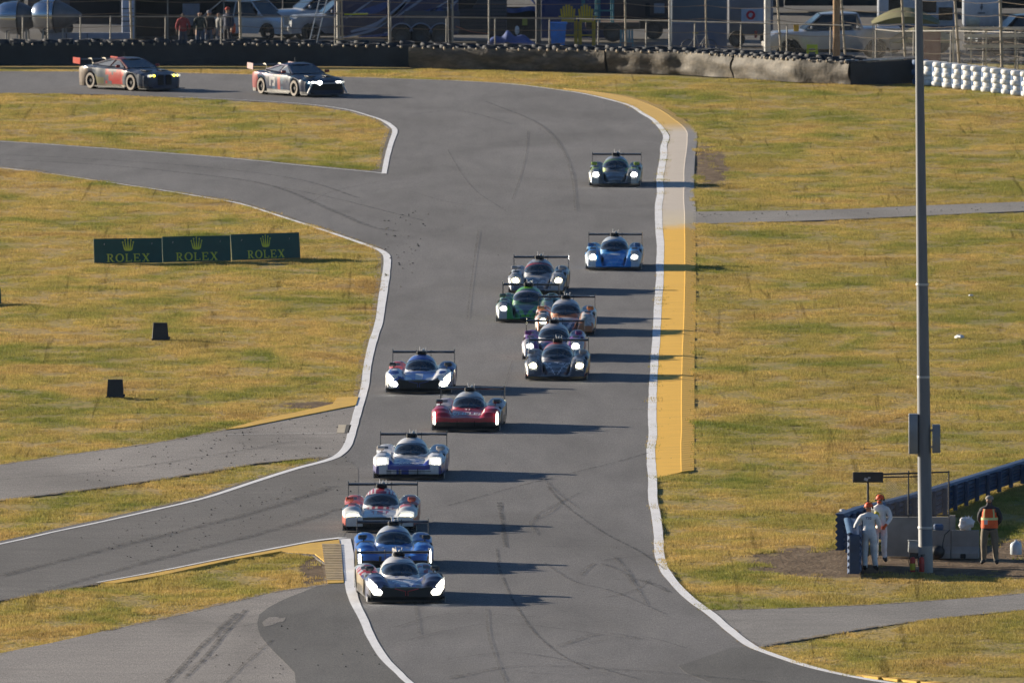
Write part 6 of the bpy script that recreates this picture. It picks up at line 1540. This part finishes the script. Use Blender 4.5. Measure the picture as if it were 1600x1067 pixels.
wagon(512, 58, R(-76), m_wht, 'farther white pickup with its nose lit by the sun, left of the ladder', 'pickup')
wagon(550, 66, R(-80), M('vehicle_grey', (.30, .32, .36), .4, coat=.5), 'nearer grey pickup facing left behind the ladder', 'pickup')
wagon(1302, 92, R(-84), m_slv, 'silver pickup with red tail lamps facing left behind the timber pole', 'pickup')
# ladder
g_, s_ = base_at(495, 75); ld = thing('ladder', 'aluminium ladder leaning steeply in front of the grey pickup', 'ladder', (g_.x-.38, g_.y, 0)); m_al = M('ladder_alu', (.55, .52, .48), .4, .5)
for dx in (0, .32): MB().tube([(dx, 0, 0), (dx+.78, .9, 3.3)], .028, 6).build('rail', m_al, ld)
for q in range(10): MB().tube([(.78*(.06+.1*q), .9*(.06+.1*q), 3.3*(.06+.1*q)), (.32+.78*(.06+.1*q), .9*(.06+.1*q), 3.3*(.06+.1*q))], .016, 5).build('rung', m_al, ld)
# blue race hauler with swooshes
m_haul = M('hauler_blue', (.018, .032, .10), .4, coat=.4, scale=.6); m_sw = M('hauler_swoosh', (.20, .25, .36), .5); m_sw2 = M('hauler_swoosh_deep', (.025, .06, .22), .5)
r_, w_, s_ = panel_thing('race_hauler', 'dark blue race hauler with pale swooshes and three wheels', 'truck trailer', 522, 716, 70, 3.9, 2.5, m_haul, .42)
def sw(pts, wd_, m_):
    mb = MB(); P_ = [((x-619)/s_, (70-y)/s_) for x, y in smooth_line(pts, 5)]; L_ = len(P_)
    for i, (x, z) in enumerate(P_):
        a, b_ = P_[max(i-1, 0)], P_[min(i+1, L_-1)]; d = Vector((b_[0]-a[0], 0, b_[1]-a[1])).normalized(); n = Vector((-d.z, 0, d.x)); k_ = wd_/s_*math.sin(math.pi*(.12+.80*i/(L_-1)))
        mb.v += [tuple(Vector((x, -.012, z))+n*k_/2), tuple(Vector((x, -.012, z))-n*k_/2)]
    mb.f = [(2*i, 2*i+1, 2*i+3, 2*i+2) for i in range(L_-1)]; mb.m = [0]*len(mb.f); mb.build('swoosh', m_, r_)
for pts, wd_, m_ in (([(530, 60), (580, 48), (610, 28), (640, 0), (650, -12)], 5, m_sw), ([(548, 50), (590, 38), (625, 12), (640, -8)], 8, m_sw), ([(600, 52), (640, 45), (665, 34), (697, 26)], 5, m_sw), ([(645, 30), (660, 32), (668, 22), (676, 14)], 3, m_sw), ([(618, 28), (650, 6), (668, -8)], 4, m_sw), ([(640, 22), (655, 30), (690, 8), (710, -4)], 3, m_sw), ([(540, 30), (560, 16), (590, -5)], 3, m_sw), ([(690, 12), (700, 14), (716, 0)], 6, m_sw), ([(560, 58), (600, 55), (640, 50)], 4, m_sw2), ([(660, 20), (690, 16), (700, 22)], 9, m_sw2), ([(560, 20), (590, 14), (610, 2)], 12, m_sw2)): sw(pts, wd_, m_)
MB().box(((675-619)/s_, -.02, 1.0), (2.4, .03, .9)).build('skirt', M('hauler_skirt', (.06, .065, .085), .6), r_)
for px in (627.5, 657.5, 689):
    x = (px-619)/s_
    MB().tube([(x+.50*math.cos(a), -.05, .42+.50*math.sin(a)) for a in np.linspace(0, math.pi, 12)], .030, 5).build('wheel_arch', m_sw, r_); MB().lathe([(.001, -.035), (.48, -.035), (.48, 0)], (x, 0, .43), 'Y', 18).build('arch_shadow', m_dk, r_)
wheels(r_, [(p-619)/s_ for p in (627.5, 657.5, 689)], -.06, .40)
o = MB().tube([G(538, 78)+Vector((0, 0, 1.52)), G(575, 78)+Vector((0, 0, 1.53))], .035, 7).build('lime_pole', c_('lime_yellow', .50, .55, .03), None); tag(o, 'lime yellow tube fixed along the fence before the hauler', 'tube')
o = thing('long_table', 'long low wooden table in front of the blue hauler', 'table', tuple(G(575, 72))); MB().box((0, 0, .32), (2.2, .4, .05)).build('tabletop', M('table_wood', (.20, .14, .09), .8), o); [MB().tube([(x, 0, 0), (x, 0, .3)], .03, 6).build('leg', m_post, o) for x in (-.9, .9)]
# grey trailer
r_, w_, s_ = panel_thing('box_trailer', 'plain grey box trailer with dark end between hauler and blue canopy', 'trailer', 705, 792, 66, 3.4, 2.4, M('trailer_mauve', (.075, .075, .095), .6, scale=.5), .3)
for z in np.arange(.5, 2.2, .16): MB().box((.1, -.006, z), (w_*.93, .012, .018)).build('panel_line', m_dk, r_)
MB().prism([(-w_/2, -.02, 3.4), (w_/2-.2, -.02, 3.4), (w_/2-.8, -.02, 2.6), (-w_/2+.9, -.02, 1.45), (-w_/2, -.02, 1.4)], (0, .02, 0)).build('dark_panel', m_dk, r_)
o = MB().tube([G(712, 76)+Vector((0, 0, .95)), G(735, 76)+Vector((0, 0, .72)), G(765, 76)+Vector((0, 0, .62))], .018, 5).build('drooping_rope', c_('cord_orange', .35, .12, .06), None); tag(o, 'orange cord sagging from the fence before the grey trailer', 'cord')
# blue canopy with things below
m_blue = M('tarp_blue', (.035, .075, .26), .6, scale=1.5, var=.5, bmp=.5); m_blue2 = M('tent_blue', (.02, .04, .16), .7, scale=.8, bmp=.3)
g_, s_ = base_at(800, 66); cn = thing('blue_canopy', 'blue pop-up canopy above the heaped blue tarp', 'canopy', (g_.x, g_.y, 0))
mb = MB(); mb.grid(lambda u, v: Vector((-1.05+2.15*u, .1+2*v, 1.50+.75*math.sin(math.pi*u)**.7*math.sin(math.pi*(.25+.5*v))+.04*math.sin(u*17))), 16, 6); mb.grid(lambda u, v: Vector((-1.05+2.15*u, .1-.04*math.sin(u*20), 1.50-.20*v+.05*math.sin(u*9))), 24, 2); mb.build('cloth', m_blue, cn, smooth='all')
for x in (-1.0, 1.05): MB().tube([(x, .1, 0), (x, .1, 1.6)], .03, 6).build('pole', M('pole_pale', (.5, .5, .5), .5), cn)
MB().box((0, 2.0, .75), (2.1, .05, 1.4)).build('back_wall', m_dk, cn)
o = MB().box(tuple(G(820, 72)+Vector((0, 0, 1.05))), (.22, .05, .33)).build('yellow_notice', c_('notice_yellow', .30, .30, .04), None); tag(o, 'small dull yellow notice hanging below the blue canopy', 'notice')
mb = MB(); mb.grid(lambda u, v: Vector((-1.05+2.1*u, -.3+1.0*v, max(0, (.28+.10*math.sin(u*11)+.22*math.exp(-((u-.42)/.10)**2)*1.4)*math.sin(math.pi*min(1, max(0, v*.9+.05)))**.6*math.sin(math.pi*(.06+.88*u))**.3+.05*mnoise.noise(Vector((u*9, v*6, 0))))+.06)), 34, 10)
o = mb.build('tarp_heap', m_blue, None, smooth='all', loc=tuple(G(800, 78))); o.scale = (1, 1, 1.5); tag(o, 'crumpled royal blue tarp heaped behind the tan barrier', 'tarp')
o = MB().ell((0, 0, 0), (.10, .10, .2), 10, 7).build('white_bottle', c_('bottle_white', .6, .6, .6), None, smooth='all', loc=tuple(G(808, 74)+Vector((0, 0, .72)))); tag(o, 'white bottle standing behind the blue tarp', 'bottle')
# blue tent wall, bin
g_, s_ = base_at(905, 60); bt = thing('blue_tent', 'large plain blue tent wall behind the yellow chairs', 'tent', (g_.x, g_.y, 0))
mb = MB(); mb.grid(lambda u, v: Vector((-1.65+3.4*u, .03*math.sin(u*25), 2.9*v)), 40, 3); mb.build('side_wall', m_blue2, bt, smooth='all'); MB().prism([(-1.7, 0, 2.9), (1.8, 0, 2.9), (0, 0, 3.8)], (0, 3, 0)).build('roof', m_blue2, bt); MB().tube([(1.75, 0, 0), (1.75, 0, 2.9)], .03, 6).build('pole', m_post, bt)
g_, s_ = base_at(872, 76); bn = thing('wheelie_bin', 'bright sky blue bin beside the yellow chairs', 'bin', (g_.x, g_.y, 0)); m_sky = c_('bin_blue', .03, .24, .70)
MB().add([(-.28, -.28, .05), (.28, -.28, .05), (.28, .28, .05), (-.28, .28, .05), (-.36, -.36, 1.05), (.36, -.36, 1.05), (.36, .36, 1.05), (-.36, .36, 1.05)], [(3, 2, 1, 0), (0, 1, 5, 4), (1, 2, 6, 5), (2, 3, 7, 6), (3, 0, 4, 7), (4, 5, 6, 7)]).build('body', m_sky, bn); MB().box((0, 0, 1.09), (.80, .80, .08), bev=.03).build('lid', m_sky, bn); MB().tube([(-.3, .40, 1.04), (.3, .40, 1.04)], .03, 6).build('handle', m_sky, bn)
# tall slatted chairs
def tall_chair(px, py, mat, label, sc=1.0, z0=0):
    g_, s_ = base_at(px, py); r_ = thing('tall_chair', label, 'chair', (g_.x, g_.y, z0), R(8), 'tall slatted patio chairs')
    for sx in (-.30, .30):
        MB().box((sx, -.28, .42*sc*1.35), (.07, .05, .84*1.35*sc)).build('leg', mat, r_); MB().box((sx, .28, .40*1.35*sc), (.07, .05, .80*1.35*sc)).build('leg', mat, r_)
        MB().box((sx*1.15, -.02, 1.32*sc), (.14, .70, .035)).build('armrest', mat, r_); MB().box((sx, -.28, 1.22*sc), (.06, .05, .20)).build('arm_support', mat, r_)
    for q in range(5): MB().box((0, -.28+.12*q, 1.10*sc), (.62, .10, .03)).build('seat_slat', mat, r_)
    MB().box((0, -.30, .52*sc), (.66, .04, .07)).build('footrest', mat, r_)
    for q in range(6):
        a = (q-2.5)*.095; h = .70-abs(q-2.5)**2*.030; MB().box((a*1.1, .34, 1.12*sc+h/2), (.082, .03, h), ry=a*.5, rx=-.14).build('back_slat', mat, r_)
    return r_
m_yel = c_('chair_yellow', .62, .40, .03); m_teal = c_('chair_teal', .05, .20, .25)
tall_chair(889, 74, m_yel, 'yellow slatted tall chair, left one of the pair behind the barrier', 1.0); tall_chair(917, 74, m_yel, 'yellow slatted tall chair, right one of the pair behind the barrier', 1.0)
tall_chair(922, 66, m_teal, 'teal tall chair just above the right yellow chair', 1.0, .85); tall_chair(946, 66, m_teal, 'teal tall chair at the right of the chair group', 1.0, .85)
fb = panel_thing('flatbed_trailer', 'rusty flatbed trailer carrying the teal chairs', 'trailer', 915, 1000, 66, .85, 2.2, M('rust_brown', (.09, .055, .04), .85, scale=2), .55)[0]; wheels(fb, (.0, ), -.05, .42)
o = thing('patio_chair', 'low teal patio chair standing behind the tan barrier', 'chair', tuple(G(979, 79))); 
for q in range(5): MB().box((-.24+.12*q, .2, .62), (.09, .03, .55), rx=-.2).build('back_slat', m_teal, o)
MB().box((0, 0, .36), (.6, .5, .04)).build('seat', m_teal, o); [MB().box((x, y, .18), (.06, .06, .36)).build('leg', m_teal, o) for x in (-.27, .27) for y in (-.2, .2)]
# dark camper, teal trailer
r_, w_, s_ = panel_thing('camper_van', 'dark brown camper with one pale square window', 'camper', 958, 1046, 62, 3.0, 2.2, M('camper_brown', (.055, .045, .048), .7, scale=.8), .45)
MB().box(((1030-1002)/s_, -.02, 1.35), (.46, .04, .44), bev=.03).build('window', c_('window_pale', .20, .23, .28), r_); MB().box(((1012-1002)/s_, -.02, 1.30), (.20, .04, .55), bev=.03).build('window', m_dk, r_); MB().box(((1028-1002)/s_, -.02, 1.0), (.9, .05, .10)).build('trim', m_dk, r_); wheels(r_, (-1.2, .55), -.05, .40)
r_, w_, s_ = panel_thing('box_trailer', 'slate blue box trailer between the bright post and the red-logo van', 'trailer', 1049, 1136, 80, 3.6, 2.4, M('trailer_slate', (.055, .085, .13), .5, scale=.6), .15)
MB().box((0, -.02, 1.22), (w_*.98, .03, .05)).build('trim', m_sw, r_); MB().box((.0, -.02, .65), (w_*.98, .03, 1.1)).build('lower_panel', M('panel_slate', (.10, .12, .18), .6, scale=1.2), r_)
bk = thing('bicycle', 'dark bicycle leaning at the slate blue trailer', 'bicycle', tuple(G(1092, 85)))
for x in (-.45, .45): MB().tube([(x+.30*math.cos(a), 0, .32+.30*math.sin(a)) for a in np.linspace(0, 2*math.pi, 17)[:-1]], .02, 5, closed=True).build('wheel', m_blackp, bk)
MB().tube([(-.45, 0, .32), (-.12, 0, .82), (.35, 0, .84), (.45, 0, .32)], .02, 5).build('frame', m_post, bk); MB().tube([(-.12, 0, .82), (.0, 0, .32), (.35, 0, .84)], .02, 5).build('frame', m_post, bk); MB().box((-.14, 0, .90), (.24, .12, .05), bev=.02).build('saddle', c_('saddle_yellow', .3, .26, .04), bk); MB().tube([(.36, -.2, 1.0), (.36, .2, 1.0)], .018, 5).build('handlebar', m_blackp, bk)
# van with a red logo
r_, w_, s_ = panel_thing('utility_van', 'pale van with a red round emblem, left of the thick white pole', 'van', 1138, 1208, 74, 3.2, 2.2, M('van_mauve', (.16, .17, .21), .5, scale=.8), .5)
pn = MB().box(((1177-1173)/s_, -.03, 1.35), (1.05, .04, .62), bev=.02).build('sign_panel', c_('sign_pale', .34, .42, .56), r_)
MB().lathe([(.10, -.01), (.20, -.01), (.20, .01), (.10, .01)], (0.0, -.06, 1.38), 'Y', 16, sc=(1, 1)).build('red_emblem', c_('emblem_red', .42, .03, .05), r_); MB().box((.10, -.075, 1.30), (.12, .01, .16), ry=.5).build('red_emblem', c_('emblem_red'), r_)
MB().box((.22, -.04, .55), (.12, .03, .30), bev=.03).build('tail_lamp', c_('lamp_red'), r_); wheels(r_, (-.6, .75), -.05, .36)
# lime chair and yellow tag
lc = thing('folding_chair', 'lime green folding chair in front of the silver pickup', 'chair', tuple(G(1269, 96))); m_lime = c_('chair_lime', .34, .48, .02)
MB().box((0, .1, .62), (.46, .03, .16)).build('backrest', m_lime, lc); MB().box((0, -.05, .42), (.46, .30, .03)).build('seat', m_lime, lc); [MB().box((x, -.15, .30), (.12, .03, .62), ry=.10*(1 if x < 0 else -1)).build('leg', m_lime, lc) for x in (-.2, .2)]
o = MB().box((0, 0, 0), (.22, .02, .30), bev=.005).build('yellow_tag', c_('tag_yellow', .55, .38, .04), None, loc=tuple(G(1244, 101.5)+Vector((0, -.05, 1.55)))); tag(o, 'small yellow tag tied to the fence before the silver pickup', 'tag')
# right-hand camp: white van, olive awning, camper with emblem, scaffold stand
r_, w_, s_ = panel_thing('motorhome', 'white motorhome with rounded dark window behind the olive awnings', 'motorhome', 1372, 1492, 84, 3.4, 2.4, M('motorhome_white', (.38, .42, .50), .45, coat=.3), .9)
for x, q, h in ((-.9, 1.9, .9), (.55, 2.0, .5), (1.25, 1.7, .55)): MB().box((x, -.02, q), (.6, .04, h), bev=.10).build('window', m_win, r_)
MB().box((0, -.02, 1.15), (w_*.98, .03, .06)).build('trim', c_('trim_navy', .03, .05, .10), r_); MB().box((0, .5, .6), (w_*.9, 1.6, .6)).build('underbody', m_dk, r_); wheels(r_, (-1.0, 1.0), .1, .42)
for px, zz, lab in ((1412, 1.55, 'olive green awning left of the light pole, upper one'), (1440, .75, 'lower olive green awning crossing behind the light pole')):
    g_, s_ = base_at(px, 96); aw = thing('olive_awning', lab, 'awning', (g_.x, g_.y, 0)); mb = MB()
    mb.grid(lambda u, v: Vector((-1.35+2.9*u, .2+1.6*v, zz+.55*math.sin(math.pi*u)*(.6+.4*v)+.12*v)), 14, 4); mb.grid(lambda u, v: Vector((-1.35+2.9*u, .2, zz+.55*math.sin(math.pi*u)*.6-.30*v*math.sin(math.pi*u))), 14, 2)
    mb.build('cloth', M('cloth_olive', (.17, .16, .07), .8, scale=2), aw, smooth='all'); [MB().tube([(x, .2, 0), (x, .2, zz+.05)], .025, 6).build('pole', m_post, aw) for x in (-1.3, 1.5)]
r_, w_, s_ = panel_thing('camper_trailer', 'white camper trailer with a small flame emblem and lettering', 'camper', 1505, 1562, 76, 2.7, 2.2, M('camper_white', (.42, .47, .55), .45, coat=.3), .95)
MB().prism([(.0, -.03, 1.62), (.07, -.03, 1.78), (.02, -.03, 2.0), (-.06, -.03, 1.76)], (0, .02, 0)).build('flame_emblem', c_('emblem_grey', .10, .12, .16), r_)
me = text_mesh('EMBER', .11, c_('emblem_grey'), 'lettering', .003); me.transform(Matrix.Rotation(math.pi/2, 4, 'X')); o = bpy.data.objects.new('lettering', me); COL.objects.link(o); o.parent = r_; o.location = (0, -.03, 1.52)
MB().box((0, .6, .6), (w_*.95, 1.6, .7)).build('underbody', m_dk, r_); wheels(r_, (.2, ), .2, .38)
wagon(1600, 84, R(-78), M('vehicle_black', (.02, .022, .028), .3, coat=.6), 'black car parked beyond the scaffold stand at the right edge', 'suv')
o = thing('barrel_grill', 'small pale cream barrel grill before the camper trailer', 'grill', tuple(G(1520, 84))); MB().lathe([(.001, -.30), (.20, -.28), (.24, -.1), (.24, .1), (.20, .28), (.001, .30)], (0, 0, 1.35), 'X', 14).build('drum', c_('drum_cream', .60, .52, .40), o, smooth='all'); [MB().tube([(x, 0, 0), (x*.6, 0, 1.2)], .02, 5).build('leg', m_post, o) for x in (-.3, .3)]
o = MB().box((0, 0, .85), (.95, .7, 1.3), bev=.03).build('brick_red_crate', c_('crate_brickred', .16, .05, .035), None, loc=tuple(G(1452, 104))); tag(o, 'dull brick red crate glimpsed right of the light pole', 'crate')
# scaffold stand
g_, s_ = base_at(1555, 118); sc = thing('scaffold_stand', 'scaffold viewing stand of sunlit tubes with zigzag braces at the upper right', 'scaffold', (g_.x, g_.y, 0)); m_sc = M('scaffold_tube', (.62, .55, .43), .5, .1)
X_ = lambda px: (px-1555)/s_
for px, yy in ((1490, 0), (1517, 0), (1541, .0), (1565, 0), (1587, 0), (1620, 0), (1490, 1.6), (1541, 1.6), (1587, 1.6), (1640, 1.6)): MB().tube([(X_(px), yy, 0), (X_(px), yy, 1.95)], .026, 6).build('upright', m_sc, sc)
for z, x0, x1 in ((1.92, 1500, 1640), (1.62, 1508, 1640), (1.18, 1506, 1640)):
    for yy in (0, 1.6): MB().box(((X_(x0)+X_(x1))/2, yy, z), (X_(x1)-X_(x0), .12, .075)).build('deck_rail', m_sc, sc)
zz = [(1505, .62), (1517, .52), (1518, .78), (1540, .50), (1541, .52), (1564, .78), (1568, .52), (1592, .76)]
for i in range(len(zz)-1):
    if i in (1, 3, 5): continue
    MB().tube([(X_(zz[i][0]), -.05, zz[i][1]), (X_(zz[i+1][0]), -.05, zz[i+1][1])], .026, 6).build('brace', m_sc, sc)
for a, b_ in (((1518, .78), (1540, .50)), ((1541, .76), (1564, .55)), ((1568, .76), (1592, .55))): MB().tube([(X_(a[0]), .02, a[1]), (X_(b_[0]), .02, b_[1])], .022, 6).build('brace', m_sc, sc)
for z in (.55, 1.0, 1.45): MB().box((X_(1575), .9, z), (X_(1640)-X_(1515), .5, .04)).build('bench', M('bench_dark', (.05, .045, .04), .8), sc)
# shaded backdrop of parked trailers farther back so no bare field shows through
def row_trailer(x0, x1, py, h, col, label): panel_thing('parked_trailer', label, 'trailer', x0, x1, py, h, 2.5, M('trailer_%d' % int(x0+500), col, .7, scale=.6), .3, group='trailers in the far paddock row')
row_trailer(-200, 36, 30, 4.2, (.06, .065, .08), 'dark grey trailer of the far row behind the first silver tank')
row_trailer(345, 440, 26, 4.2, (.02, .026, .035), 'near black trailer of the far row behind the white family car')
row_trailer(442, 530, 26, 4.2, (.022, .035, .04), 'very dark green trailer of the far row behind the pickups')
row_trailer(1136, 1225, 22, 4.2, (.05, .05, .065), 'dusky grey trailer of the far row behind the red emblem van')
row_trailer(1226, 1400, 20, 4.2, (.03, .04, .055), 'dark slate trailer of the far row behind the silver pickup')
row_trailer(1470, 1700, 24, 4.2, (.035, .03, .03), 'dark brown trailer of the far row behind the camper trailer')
for o in list(bpy.data.objects):
    if '_head' in o.keys(): del o['_head']
# ------------------------------------------------------------------ the air: thin low-sun haze over the whole course
hz_m = bpy.data.materials.new('haze_air'); hz_m.use_nodes = True; t = hz_m.node_tree; t.nodes.clear()
pv = N(t, 'ShaderNodeVolumePrincipled'); pv.inputs['Color'].default_value = (.62, .78, 1, 1); pv.inputs['Density'].default_value = .000010; pv.inputs['Anisotropy'].default_value = .3
mo = N(t, 'ShaderNodeOutputMaterial'); t.links.new(pv.outputs[0], mo.inputs['Volume'])
hz_o = MB().box((0, 500, 18.6), (420, 1260, 40.0)).build('haze', hz_m); hz_o['kind'] = 'stuff'
